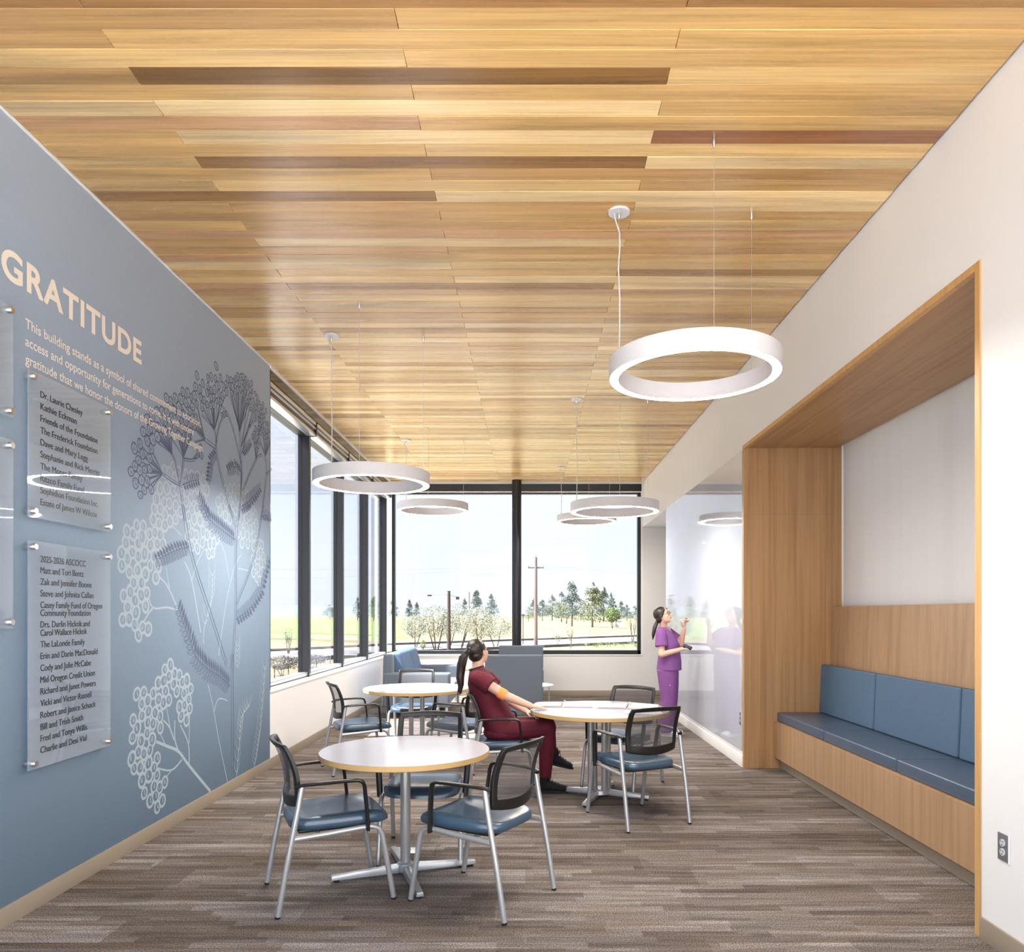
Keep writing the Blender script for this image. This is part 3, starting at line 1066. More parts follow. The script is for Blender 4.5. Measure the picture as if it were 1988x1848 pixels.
# pale flowers behind
for fn, cx, cy, rx, ry, n in [
    (crop_b, 330, 420, 230, 210, 26), (crop_b, 200, 600, 120, 200, 12), (crop_b, 430, 700, 100, 140, 8), (crop_b, 250, 1050, 140, 200, 14), (crop_b, 160, 1250, 60, 120, 4), (crop_b, 310, 1380, 80, 100, 4),
    (crop_b, 590, 100, 180, 130, 18), (crop_b, 930, 260, 110, 230, 20), (crop_b, 1090, 430, 80, 130, 6), (crop_b, 1500, 230, 110, 240, 22), (crop_b, 1620, 620, 70, 250, 20),
    (crop_a, 560, 1650, 190, 190, 24), (crop_a, 850, 1500, 170, 220, 24), (crop_a, 620, 1300, 90, 100, 5), (crop_a, 900, 1750, 120, 100, 8), (crop_a, 1340, 1650, 190, 190, 20), (crop_a, 1500, 1780, 90, 80, 6),
    (crop_c, 640, 200, 70, 80, 4), (crop_c, 780, 330, 110, 110, 8), (crop_c, 780, 600, 80, 170, 8), (crop_c, 560, 410, 120, 150, 11), (crop_c, 330, 470, 70, 90, 5), (crop_c, 420, 640, 130, 140, 11),
    (crop_c, 270, 790, 60, 110, 5), (crop_c, 450, 850, 80, 110, 6), (crop_c, 270, 950, 70, 90, 5), (crop_c, 370, 1070, 100, 90, 6), (crop_c, 250, 1230, 60, 90, 4), (crop_c, 450, 1190, 80, 90, 5),
    (crop_c, 370, 1350, 90, 90, 6), (crop_c, 500, 1430, 90, 80, 6), (crop_c, 400, 1560, 90, 90, 5), (crop_c, 500, 1640, 80, 80, 4),
]:
    florets(pale, fn, cx, cy, rx, ry, int(n * 1.8), 0.045, 0.016, XP1)
for fn, pts, w in [
    (crop_c, [(1090, 1540), (850, 1250), (730, 1090), (600, 1030), (480, 980)], 5), (crop_c, [(850, 1250), (840, 1000), (750, 790)], 3), (crop_c, [(850, 1000), (855, 650)], 2),
    (crop_c, [(730, 1090), (690, 950), (690, 740)], 3), (crop_c, [(680, 960), (630, 820), (560, 740)], 3), (crop_c, [(770, 1180), (650, 1300), (470, 1270)], 3), (crop_c, [(650, 1300), (590, 1380)], 2),
    (crop_c, [(590, 1030), (530, 900)], 2), (crop_c, [(640, 850), (590, 560)], 2),
    (crop_c, [(1280, 1430), (1180, 950), (1120, 600), (1060, 330)], 2), (crop_c, [(1130, 640), (1180, 500), (1280, 520)], 2), (crop_c, [(1380, 1390), (1420, 900), (1440, 700), (1530, 570)], 2),
    (crop_c, [(1580, 1260), (1640, 850), (1700, 130)], 2), (crop_b, [(720, 1180), (600, 1150), (440, 1150), (380, 960)], 3), (crop_b, [(440, 1160), (380, 1240), (330, 1340)], 3),
    (crop_b, [(720, 1160), (600, 900), (480, 780)], 3), (crop_b, [(630, 940), (590, 700)], 2), (crop_b, [(980, 1430), (880, 850), (800, 640)], 3), (crop_b, [(880, 840), (940, 650), (1040, 450)], 2),
    (crop_b, [(1180, 1690), (1260, 1130), (1350, 720), (1430, 560)], 2), (crop_b, [(1300, 850), (1250, 550), (1190, 400)], 2), (crop_b, [(1400, 710), (1520, 740)], 2),
    (crop_b, [(1010, 1560), (1020, 1380), (1100, 1050), (1110, 770)], 2), (crop_b, [(650, 220), (760, 340)], 2),
]:
    q = [fn(p) for p in pts]
    pale.stroke(q, 0.0055 * w, 0.004 * w, XP1)
for fn, pts, n in [(crop_c, [(1580, 1260), (1640, 850), (1700, 130)], 16), (crop_c, [(1380, 1390), (1420, 900), (1440, 700), (1530, 570)], 12), (crop_b, [(1020, 1380), (1100, 1050), (1110, 770)], 9), (crop_b, [(1390, 1848), (1390, 1560)], 5)]:
    P = [Vector(fn(p)) for p in pts]
    for k in range(n):
        t = (k + 0.5) / n * (len(P) - 1)
        i = min(int(t), len(P) - 2)
        p = P[i].lerp(P[i + 1], t - i)
        for s in (-1, 1):
            pale.stroke([p, (p.x + s * 0.05, p.y + 0.05), (p.x + s * 0.06, p.y + 0.11)], 0.006, 0.004, XP1)
pale.build('pale_flower_print', 'pale_print', wl)
dark.build('navy_flower_print', 'navy_print', wl)
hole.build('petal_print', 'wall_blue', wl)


def lettering(body, width, height, fatten, mat, name, parent, depth=0.0012, spacing=1.0):
    """flat letters, baseline start at the origin, reading along +y, facing +x"""
    cu = bpy.data.curves.new('lettering', 'FONT')
    cu.body = body
    cu.size = 1.0
    cu.offset = fatten
    cu.resolution_u = 6
    cu.space_character = spacing
    tmp = bpy.data.objects.new('lettering', cu)
    col.objects.link(tmp)
    dg = bpy.context.evaluated_depsgraph_get()
    me = bpy.data.meshes.new_from_object(tmp.evaluated_get(dg))
    bpy.data.objects.remove(tmp)
    n = len(me.vertices)
    co = np.empty(n * 3)
    me.vertices.foreach_get('co', co)
    co = co.reshape(-1, 3)
    x0, x1 = co[:, 0].min(), co[:, 0].max()
    k = width / (x1 - x0)
    new = np.zeros_like(co)
    new[:, 1] = (co[:, 0] - x0) * k
    new[:, 2] = co[:, 1] * height / 0.72
    new[:, 0] = depth + 0.0006 * (mat == 'cream_print')
    fs = [tuple(pl.vertices) for pl in me.polygons]
    if mat == 'ink_black':                        # a second, slightly shifted pass gives the letters their weight
        sh2 = new + np.array([-0.00012, 0.0022, 0.0])
        fs = fs + [tuple(i + n for i in q) for q in fs]
        new = np.concatenate([new, sh2])
    return raw(name, new.tolist(), fs, mat, parent)


t = lettering('GRATITUDE', 1.325, 0.150, 0.030, 'cream_print', 'headline_print', wl, spacing=1.10)
t.location = (XL, 3.655, 3.228)
for body, z, yend in (('This building stands as a symbol of shared commitment to education,', 3.030, 5.875), ('access and opportunity for generations to come. It is with sincere', 2.938, 5.755),
                      ('gratitude that we honor the donors of the Growing Together Campaign.', 2.846, 5.93)):
    t = lettering(body, yend - 3.83, 0.052, 0.010, 'cream_print', 'sentence_print', wl)
    t.location = (XL + 0.0004, 3.83, z)

XG = XL + 0.040                   # face of the acrylic sheets


def plaque(y0, y1, z0, z1, lab, lines):
    o = thing('donor_plaque', lab, 'plaque', (XG - 0.004, (y0 + y1) / 2, z0), 0)
    hy, hz = (y1 - y0) / 2, z1 - z0
    MB().box(-0.004, 0.004, -hy, hy, 0, hz).build('sheet', 'acrylic', o, bevel=0.001, seg=1)
    for sy in (-hy + 0.03, hy - 0.03):
        for sz in (0.032, hz - 0.032):
            s = MB()
            s.loft([((-0.035, sy, sz), (0, 0.017, 0), (0, 0, 0.017)), ((0.022, sy, sz), (0, 0.017, 0), (0, 0, 0.017)), ((0.024, sy, sz), (0, 0.0155, 0), (0, 0, 0.0155))], 18)
            s.build('standoff', 'steel', o, smooth=True)
    for body, z, yend in lines:
        t = lettering(body, yend - 3.89, 0.0355, 0.0, 'ink_black', 'name_print', o, 0.0)
        t.location = (0.0046, 3.89 - (y0 + y1) / 2, z - z0)
    return o


def yat(x):
    return -XG * FPX / (1026.0 - x)


A = [('Dr. Laurie Chesley', 160), ('Kathie Eckman', 148.5), ('Friends of the Foundation', 189), ('The Frederick Foundation', 189), ('Dave and Mary Legg', 170), ('Stephanie and Rick Merritt', 193.5),
     ('The Moses Family', 159.5), ('Ritzco Family Fund', 163), ('Sophidion Foundation Inc.', 190), ('Estate of James W Wilcox', 188)]
plaque(3.80, 4.545, 2.05, 2.81, 'clear square donor plaque with ten lines of black names', [(s, 2.688 - 0.0628 * i, yat(x)) for i, (s, x) in enumerate(A)])
B = [('2025-2026 ASCOCC', 166, 1.823), ('Matt and Tori Bentz', 162, 1.764), ('Zak and Jennifer Boone', 177.5, 1.704), ('Steve and Johnita Callan', 181, 1.643), ('Casey Family Fund of Oregon', 198, 1.582),
     ('Community Foundation', 175.5, 1.540), ('Drs. Durlin Hickok and', 174, 1.479), ('Carol Wallace Hickok', 168.5, 1.435), ('The LaLonde Family', 164, 1.374), ('Erin and Darin MacDonald', 189, 1.313),
     ('Cody and Julie McCabe', 176, 1.250), ('Mid Oregon Credit Union', 184, 1.188), ('Richard and Janet Powers', 185.5, 1.127), ('Vicki and Victor Russell', 177, 1.065), ('Robert and Janice Schock', 185.5, 1.003),
     ('Bill and Trish Smith', 161, 0.941), ('Fred and Tonya Willis', 169, 0.880), ('Charlie and Desi Vial', 168, 0.819)]
plaque(3.80, 4.545, 0.745, 1.93, 'tall clear donor plaque with eighteen lines of black names', [(s, z, yat(x)) for s, x, z in B])
plaque(2.95, 3.686, 2.52, 3.08, 'clear donor plaque hanging beside the first letter of the headline', [])
plaque(2.95, 3.686, 1.478, 2.413, 'blank looking clear plaque beside the two plaques with names', [])

# ------------------------------------------------------------------ ring pendants
def ring(x, y, zb, lab):
    o = thing('ring_pendant', lab, 'pendant lamp', (x, y, zb))
    ro, ri, hh = 0.497, 0.437, 0.105
    n = 72
    vs, fs = [], []
    prof = [(ro, 0.0), (ro, hh), (ri, hh), (ri, 0.0), (ri + 0.006, 0.0), (ri + 0.006, 0.006), (ro - 0.006, 0.006), (ro - 0.006, 0.0)]
    m = len(prof)
    for i in range(n):
        t = 2 * math.pi * i / n
        for r, z in prof:
            vs.append((r * math.cos(t), r * math.sin(t), z))
    for i in range(n):
        j = (i + 1) % n
        for q in range(m):
            q2 = (q + 1) % m
            if q == 5:
                continue
            fs.append((i * m + q, i * m + q2, j * m + q2, j * m + q))
    MB().add(vs, fs).build('housing', 'lamp_white', o, smooth=True)
    vs = [(r * math.cos(2 * math.pi * i / n), r * math.sin(2 * math.pi * i / n), 0.003) for i in range(n) for r in (ri + 0.006, ro - 0.006)]
    fs = [(2 * i, 2 * i + 1, 2 * ((i + 1) % n) + 1, 2 * ((i + 1) % n)) for i in range(n)]
    raw('diffuser', vs, fs, 'ring_light', o)
    top = H - zb
    for k, ang in enumerate((R(150), R(270), R(30))):
        px, py = 0.475 * math.cos(ang), 0.475 * math.sin(ang)
        MB().tube([(px, py, hh), (px, py, top)], 0.0014, 6).build('wire', 'aluminium', o)
        if k == 0:
            MB().lathe([(0.065, top - 0.012), (0.068, top - 0.008), (0.068, top)], 28, (px, py, 0)).build('canopy', 'lamp_white', o, smooth=True)
            MB().lathe([(0.006, top - 0.045), (0.010, top - 0.03), (0.010, top - 0.012)], 12, (px, py, 0)).build('cable_grip', 'steel', o, smooth=True)
            cp = [(px - 0.028, py, top - 0.012), (px - 0.026, py, top - 0.04), (px + 0.002, py, top - 0.13), (px + 0.006, py, top - 0.2), (px - 0.004, py, (top + hh) * 0.62), (px + 0.005, py, (top + hh) * 0.45), (px, py, hh)]
            MB().tube(cp, 0.0042, 8).build('power_cord', 'lamp_white', o, smooth=True)
        else:
            MB().lathe([(0.004, top - 0.05), (0.009, top - 0.035), (0.009, top)], 12, (px, py, 0)).build('ceiling_grip', 'steel', o, smooth=True)
    return o


ring(0.974, 4.37, EYE + 1.395, 'white ring pendant lamp hanging in front of the oak bench niche')
ring(-1.355, 6.415, EYE + 1.115, 'white ring pendant lamp hung low beside the first side window bay')
ring(-1.345, 10.42, EYE + 1.445, 'white ring pendant lamp over the blue sofa')
ring(0.972, 8.38, EYE + 1.150, 'white ring pendant lamp hung low in front of the glossy writing wall')
ring(0.970, 12.40, EYE + 1.540, 'white ring pendant lamp closest to the back window and corridor opening')

# ------------------------------------------------------------------ round tables
def table(x, y, rad, rot, posts, lab):
    o = thing('round_table', lab, 'table', (x, y, 0), R(rot))
    ht, th = 0.742, 0.033
    MB().lathe([(rad - 0.001, ht - 0.0015), (rad - 0.001, ht), (rad * 0.5, ht + 0.0002), (0.01, ht + 0.0002)], 72).build('tabletop', 'table_top', o, smooth=True)
    MB().lathe([(0.05, ht - th), (rad - 0.003, ht - th), (rad, ht - th + 0.003), (rad, ht - 0.002), (rad - 0.002, ht - 0.001)], 72).build('edge_band', 'table_edge', o, smooth=True)
    if posts == 1:
        MB().lathe([(0.030, 0.035), (0.030, ht - th)], 24).build('post', 'silver_paint', o, smooth=True)
    else:
        for px, py in ((0.06, 0.06), (-0.06, 0.06), (-0.06, -0.06), (0.06, -0.06)):
            MB().lathe([(0.024, 0.05), (0.024, ht - th)], 20, (px, py, 0)).build('post', 'silver_paint', o, smooth=True)
    MB().box(-0.13, 0.13, -0.13, 0.13, ht - th - 0.012, ht - th).build('mounting_plate', 'silver_paint', o, bevel=0.003)
    hub = MB()
    hub.lathe([(0.05, 0.02), (0.055, 0.03), (0.048, 0.065), (0.034, 0.075)] if posts == 1 else [(0.09, 0.02), (0.105, 0.03), (0.10, 0.06), (0.08, 0.068)], 28)
    hub.build('hub', 'silver_paint', o, smooth=True)
    L = 0.43
    for k in range(4):
        c, s = math.cos(k * math.pi / 2), math.sin(k * math.pi / 2)

        def P(u, v, z):
            return (u * c - v * s, u * s + v * c, z)
        w0, w1 = 0.026, 0.022
        a = 0.04 if posts == 1 else 0.08
        f = MB().add([P(a, -w0, 0.016), P(L, -w1, 0.014), P(L, w1, 0.014), P(a, w0, 0.016), P(a, -w0 * .8, 0.064), P(L, -w1 * .8, 0.038), P(L, w1 * .8, 0.038), P(a, w0 * .8, 0.064)],
                     [(0, 3, 2, 1), (4, 5, 6, 7), (0, 1, 5, 4), (1, 2, 6, 5), (2, 3, 7, 6), (3, 0, 4, 7)])
        ft = f.build('foot', 'silver_paint', o, bevel=0.004)
        MB().lathe([(0.016, 0), (0.016, 0.008), (0.008, 0.016)], 14, P(L - 0.03, 0, 0)).build('glide', 'rubber', ft, smooth=True)
    return o


table(-0.735, 4.43, 0.50, 20, 1, 'small round table on a single silver post with empty top')
table(0.605, 6.33, 0.59, -22, 4, 'round table carrying two open ring binders')
table(-1.225, 8.13, 0.575, 10, 4, 'round empty table standing by the side windows in the sun')


# ------------------------------------------------------------------ armchairs
def make_chair():
    o = thing('armchair', 'armchair', 'chair', (0, 0, 0), 0, 'mesh-back armchairs around the round tables')
    # seat pad: stacked rounded outlines
    def outline(k, z):
        pts = []
        for i in range(40):
            t = 2 * math.pi * i / 40
            c, s = math.cos(t), math.sin(t)
            e = 0.42
            u = math.copysign(abs(c) ** e, c)
            v = math.copysign(abs(s) ** e, s)
            wid = 0.243 - 0.022 * max(0, -u)
            pts.append((0.036 + u * 0.268 * k, v * wid * k, z))
        return pts
    m = MB()
    lay = [(0.80, 0.412), (0.93, 0.415), (0.985, 0.424), (1.0, 0.440), (0.995, 0.458), (0.965, 0.472), (0.90, 0.479), (0.6, 0.479), (0.2, 0.477)]
    for k, z in lay:
        for x, y, zz in outline(k, z):
            drop = 0.024 * max(0, (x - 0.19) / 0.1) ** 2 if z > 0.43 else 0.010 * max(0, (x - 0.19) / 0.1)
            dish = -0.008 * (1 - min(1, (y / 0.2) ** 2)) if z > 0.47 else 0
            m.v.append((x, y, zz - drop + dish + 0.02 * (x + 0.05)))
    n = 40
    for a in range(len(lay) - 1):
        for i in range(n):
            j = (i + 1) % n
            m.f.append((a * n + i, a * n + j, (a + 1) * n + j, (a + 1) * n + i))
    m.f.append(tuple(range(n - 1, -1, -1)))
    m.f.append(tuple((len(lay) - 1) * n + i for i in range(n)))
    m.build('seat', 'vinyl_blue', o, smooth=True, angle=60)
    MB().box(-0.19, 0.19, -0.20, 0.20, 0.400, 0.416).build('seat_pan', 'chair_black', o, bevel=0.006)
    for s in (-1, 1):
        lg = MB().tube([(-0.300, s * 0.268, 0.012), (-0.255, s * 0.268, 0.27), (-0.20, s * 0.266, 0.55), (-0.180, s * 0.264, 0.665)], 0.0150, 12).build('leg', 'silver_paint', o, smooth=True)
        MB().lathe([(0.012, 0), (0.014, 0.006), (0.011, 0.02)], 12, (-0.301, s * 0.268, 0)).build('glide', 'rubber', lg, smooth=True)
        pts = [(-0.228, s * 0.262, 0.392), (-0.05, s * 0.255, 0.398), (0.12, s * 0.250, 0.408), (0.185, s * 0.249, 0.409), (0.222, s * 0.249, 0.395), (0.240, s * 0.249, 0.36), (0.262, s * 0.25, 0.24), (0.302, s * 0.252, 0.012)]
        lg = MB().tube(pts, 0.0150, 12).build('leg', 'silver_paint', o, smooth=True)
        MB().lathe([(0.012, 0), (0.014, 0.006), (0.011, 0.02)], 12, (0.303, s * 0.252, 0)).build('glide', 'rubber', lg, smooth=True)
        pts = [(-0.205, s * 0.250, 0.655), (-0.17, s * 0.270, 0.668), (-0.10, s * 0.285, 0.672), (0.03, s * 0.292, 0.674), (0.10, s * 0.292, 0.672), (0.127, s * 0.290, 0.660), (0.137, s * 0.287, 0.635), (0.152, s * 0.276, 0.50), (0.160, s * 0.268, 0.395)]
        MB().tube(pts, 0.01, 12, flat=(0.019, 0.010)).build('armrest', 'chair_black', o, smooth=True)
    MB().tube([(-0.09, -0.256, 0.394), (-0.09, 0.256, 0.394)], 0.010, 10).build('crossbar', 'silver_paint', o, smooth=True)

    # back: curved frame round an open mesh panel
    def S(u, v, t=0.0):
        z = 0.545 + 0.325 * v - 0.022 * (1 - u * u) * (1 - v) * 1.2 + 0.010 * (1 - u * u) * v
        prof = -0.186 - 0.014 * v - 0.135 * max(0, v - 0.35) ** 1.8
        x = prof - 0.045 * (1 - u * u) + t
        w = 0.232 - 0.012 * v - 0.02 * (1 - v) ** 3
        cr = max(0, v - 0.86) / 0.14
        w *= 1 - 0.05 * cr ** 2
        return (x, u * w, z)
    us = [-1, -0.975, -0.83, -0.80, -0.6, -0.3, 0, 0.3, 0.6, 0.80, 0.83, 0.975, 1]
    vs_ = [0, 0.03, 0.19, 0.22, 0.35, 0.5, 0.65, 0.80, 0.885, 0.90, 0.985, 1]
    fm, pm = MB(), MB()
    nu = len(us)
    for t in (-0.011, 0.011):
        for v in vs_:
            for u in us:
                fm.v.append(S(u, v, t))
    nn = nu * len(vs_)

    def solid(i, j):
        return i < 2 or i >= nu - 3 or j < 2 or j >= len(vs_) - 3
    for j in range(len(vs_) - 1):
        for i in range(nu - 1):
            q = [j * nu + i, j * nu + i + 1, (j + 1) * nu + i + 1, (j + 1) * nu + i]
            if solid(i, j):
                fm.f.append(tuple(q))
                fm.f.append(tuple(k + nn for k in reversed(q)))
                for (di, dj, e) in ((0, -1, (0, 1)), (1, 0, (1, 2)), (0, 1, (2, 3)), (-1, 0, (3, 0))):
                    a, b = i + di, j + dj
                    if a < 0 or a >= nu - 1 or b < 0 or b >= len(vs_) - 1 or not solid(a, b):
                        fm.f.append((q[e[0]], q[e[1]], q[e[1]] + nn, q[e[0]] + nn))
    fr = fm.build('back_frame', 'chair_black', o, smooth=True, angle=60)
    md = fr.modifiers.new('round', 'SUBSURF')
    md.levels = md.render_levels = 1
    bake(fr)
    U = [-0.87 + 1.74 * i / 8 for i in range(9)]
    V = [0.16 + 0.745 * i / 6 for i in range(7)]
    for v in V:
        for u in U:
            pm.v.append(S(u, v, 0.0))
    for j in range(6):
        for i in range(8):
            pm.f.append((j * 9 + i, j * 9 + i + 1, (j + 1) * 9 + i + 1, (j + 1) * 9 + i))
    pm.build('back_mesh', 'chair_mesh', o, smooth=True)
    return o


ch0 = make_chair()
spots = [
    (-1.115, 4.14, 25, 'empty mesh-back armchair by the mural wall at the single-post table'),
    (-0.250, 4.08, 150.6, 'empty mesh-back armchair across the single-post table from the mural wall'),
    (-0.670, 4.85, -90, 'empty mesh-back armchair whose seat tucks under the single-post table'),
    (-1.705, 7.43, 26, 'empty mesh-back armchair between the low window wall and the sunny table'),
    (-1.370, 8.84, -90, 'empty mesh-back armchair between the sunny table and the blue sofa'),
    (-0.690, 7.50, 155, 'empty mesh-back armchair at the sunny table behind the seated woman'),
    (-0.230, 6.46, 4, 'mesh-back armchair in which the woman in maroon sits'),
    (0.820, 5.63, 115.2, 'empty mesh-back armchair with its back turned to the bench, at the binder table'),
    (0.850, 6.75, -123, 'empty mesh-back armchair at the binder table near the woman in purple'),
]
for i, (x, y, a, lab) in enumerate(spots):
    if i == 0:
        ch0.location = (x, y, 0)
        ch0.rotation_euler = (0, 0, R(a))
        ch0['label'] = lab
    else:
        dup(ch0, (x, y, 0), R(a), lab)

# ------------------------------------------------------------------ lounge seating at the back
sf = thing('sofa', 'blue two-seat sofa with grey arms along the low window wall', 'sofa', (-1.72, 11.95, 0))


def rbox(x0, x1, y0, y1, z0, z1, b=0.03):
    return MB().box(x0, x1, y0, y1, z0, z1), b


for nm, mt, bb, bv in [
    ('base', 'sofa_grey', (-0.42, 0.50, -0.82, 0.82, 0.16, 0.30), 0.02), ('seat_cushion', 'sofa_grey', (-0.25, 0.55, -0.80, -0.005, 0.29, 0.47), 0.05), ('seat_cushion', 'sofa_grey', (-0.25, 0.55, 0.005, 0.80, 0.29, 0.47), 0.05)]:
    MB().box(*bb).build(nm, mt, sf, bevel=bv, seg=4)
for s in (-1, 1):
    y0, y1 = (0.82, 0.96) if s > 0 else (-0.96, -0.82)
    MB().box(-0.44, 0.56, y0, y1, 0.16, 0.68).build('arm', 'sofa_grey', sf, bevel=0.045, seg=4)
bk = MB().add([(-0.46, -0.94, 0.16), (-0.28, -0.94, 0.16), (-0.30, -0.94, 0.955), (-0.44, -0.94, 0.955), (-0.46, 0.94, 0.16), (-0.28, 0.94, 0.16), (-0.30, 0.94, 0.955), (-0.44, 0.94, 0.955)],
              [(0, 1, 2, 3), (7, 6, 5, 4), (0, 3, 7, 4), (1, 5, 6, 2), (3, 2, 6, 7), (0, 4, 5, 1)])
bk.build('back', 'sofa_grey', sf, bevel=0.035, seg=4)
for a, b in ((-0.81, -0.006), (0.006, 0.81)):
    MB().add([(-0.28, a, 0.46), (-0.06, a, 0.46), (-0.20, a, 0.975), (-0.36, a, 0.975), (-0.28, b, 0.46), (-0.06, b, 0.46), (-0.20, b, 0.975), (-0.36, b, 0.975)],
             [(0, 1, 2, 3), (7, 6, 5, 4), (0, 3, 7, 4), (1, 5, 6, 2), (3, 2, 6, 7), (0, 4, 5, 1)]).build('back_cushion', 'sofa_blue', sf, bevel=0.05, seg=4)
for sx in (-0.38, 0.5):
    for sy in (-0.88, 0.88):
        MB().box(sx - 0.018, sx + 0.018, sy - 0.018, sy + 0.018, 0, 0.17).build('leg', 'silver_paint', sf)


def lounge(loc, rz, lab):
    o = thing('lounge_chair', lab, 'armchair', loc, rz, None)
    # faces +x in its own frame, back plane at x = 0
    MB().add([(-0.10, -0.40, 0.14), (0.03, -0.40, 0.14), (0.0, -0.40, 0.985), (-0.10, -0.40, 0.985), (-0.10, 0.40, 0.14), (0.03, 0.40, 0.14), (0.0, 0.40, 0.985), (-0.10, 0.40, 0.985)],
             [(0, 1, 2, 3), (7, 6, 5, 4), (0, 3, 7, 4), (1, 5, 6, 2), (3, 2, 6, 7), (0, 4, 5, 1)]).build('backrest', 'sofa_grey', o, bevel=0.03, seg=4)
    MB().box(0.02, 0.66, -0.29, 0.29, 0.26, 0.45).build('seat', 'sofa_blue', o, bevel=0.045, seg=4)
    MB().box(0.0, 0.64, -0.39, 0.39, 0.16, 0.27).build('base', 'sofa_grey', o, bevel=0.015)
    for s in (-1, 1):
        MB().box(0.0, 0.62, min(s * 0.30, s * 0.395), max(s * 0.30, s * 0.395), 0.18, 0.60).build('arm', 'sofa_grey', o, bevel=0.03, seg=3)
    for sx in (-0.06, 0.58):
        for sy in (-0.34, 0.34):
            MB().tube([(sx, sy, 0), (sx, sy, 0.17)], 0.015, 10).build('leg', 'silver_paint', o, smooth=True)
    return o


lounge((-0.205, 10.35, 0), R(90), 'grey high-back lounge chair with its back to the binder table')
lounge((-0.135, 13.30, 0), R(-90), 'grey high-back lounge chair in front of the round column')

st_ = thing('side_table', 'small white round side table beside the lounge chairs', 'side table', (0.06, 11.55, 0))
MB().lathe([(0.01, 0.436), (0.325, 0.436), (0.33, 0.440), (0.33, 0.452), (0.325, 0.455), (0.01, 0.455)], 40).build('tabletop', 'white_lam', st_, smooth=True)
for a in (-20, 100, 220):
    px, py = 0.28 * math.cos(R(a)), 0.28 * math.sin(R(a))
    MB().tube([(px, py, 0), (px * 0.97, py * 0.97, 0.437)], 0.009, 8).build('leg', 'silver_paint', st_, smooth=True)
s2 = thing('corner_table', 'low pale side table in the back corner beside the blue sofa', 'side table', (-0.98, 13.45, 0))
MB().box(-0.35, 0.25, -0.3, 0.3, 0.545, 0.575).build('tabletop', 'table_edge', s2, bevel=0.005)
for sx in (-0.31, 0.21):
    for sy in (-0.26, 0.26):
        MB().box(sx - 0.015, sx + 0.015, sy - 0.015, sy + 0.015, 0, 0.546).build('leg', 'silver_paint', s2)

# ------------------------------------------------------------------ binders and small things
def binder(x, y, rz, lab):
    o = thing('ring_binder', lab, 'binder', (x, y, 0.7425), R(rz))
    w, d = 0.27, 0.30
    for s in (-1, 1):
        cv = MB().box(min(s * 0.02, s * w), max(s * 0.02, s * w), -d / 2, d / 2, 0, 0.003)
        cv.build('cover', 'outlet_plate', o)
        hs = 0.012 if s < 0 else 0.016
        pts = []
        pg = MB()
        for i in range(7):
            u = 0.012 + (w - 0.03) * i / 6
            z = 0.004 + hs * (0.25 + 0.75 * math.sin(math.pi * min(1, 0.25 + 0.75 * (1 - i / 6)) / 2 + 0.0)) * (1 if i < 6 else 0.8)
            pts.append((s * u, z))
        vs, fs = [], []
        for u, z in pts:
            vs += [(u, -d / 2 + 0.008, 0.003), (u, d / 2 - 0.008, 0.003), (u, -d / 2 + 0.008, z), (u, d / 2 - 0.008, z)]
        for i in range(6):
            a, b = 4 * i, 4 * i + 4
            fs += [(a, b, b + 2, a + 2), (a + 1, a + 3, b + 3, b + 1), (a + 2, b + 2, b + 3, a + 3), (a, a + 1, b + 1, b)]
        fs += [(0, 2, 3, 1), (24, 25, 27, 26)]
        MB().add(vs, fs).build('pages', 'paper' if s < 0 else 'paper_white', o)
    MB().box(-0.02, 0.02, -d / 2, d / 2, 0, 0.004).build('spine', 'outlet_plate', o)
    for yy in (-0.1, 0.0, 0.1):
        pts = [(0.020 * math.cos(t), yy, 0.006 + 0.026 * math.sin(t)) for t in [math.pi * i / 8 for i in range(9)]]
        MB().tube(pts, 0.0016, 6).build('ring', 'steel', o, smooth=True)
    return o


binder(0.31, 6.56, -6, 'open ring binder under the hand of the seated woman')
binder(0.87, 6.44, -12, 'open ring binder lying alone on the table side near the woman in purple')
sp = MB()
for i in range(3):
    a = R(-20 + 9 * i)
    c, s = math.cos(a), math.sin(a)
    q = [(-0.14, -0.10), (0.14, -0.10), (0.14, 0.10), (-0.14, 0.10)]
    vs = [(c * u - s * v + 0.01 * i, s * u + c * v, 0.0012 * i + dz) for dz in (0, 0.001) for u, v in q]
    sp.add(vs, [(0, 3, 2, 1), (4, 5, 6, 7), (0, 1, 5, 4), (1, 2, 6, 5), (2, 3, 7, 6), (3, 0, 4, 7)])
tag(sp.build('loose_sheets', 'paper_white', loc=(0.93, 6.09, 0.7426)), 'few loose white sheets lying on the table edge beside a binder', 'paper')
fb = thing('floor_box', 'flat metal floor outlet lid in the carpet under the single-post table', 'floor outlet', (-0.80, 4.86, 0.0))
MB().box(-0.09, 0.09, -0.065, 0.065, 0, 0.005).build('lid', 'steel', fb, bevel=0.002)
MB().box(-0.07, 0.07, -0.002, 0.002, 0.005, 0.0058).build('groove', 'ink_black', fb)

# ------------------------------------------------------------------ people
def frame(c, fwd, up):
    F = Vector(fwd).normalized()
    U = Vector(up)
    U = (U - F * U.dot(F)).normalized()
    L = U.cross(F)
    c = Vector(c)
    return lambda f, l, u: c + F * f + L * l + U * u, F, L, U


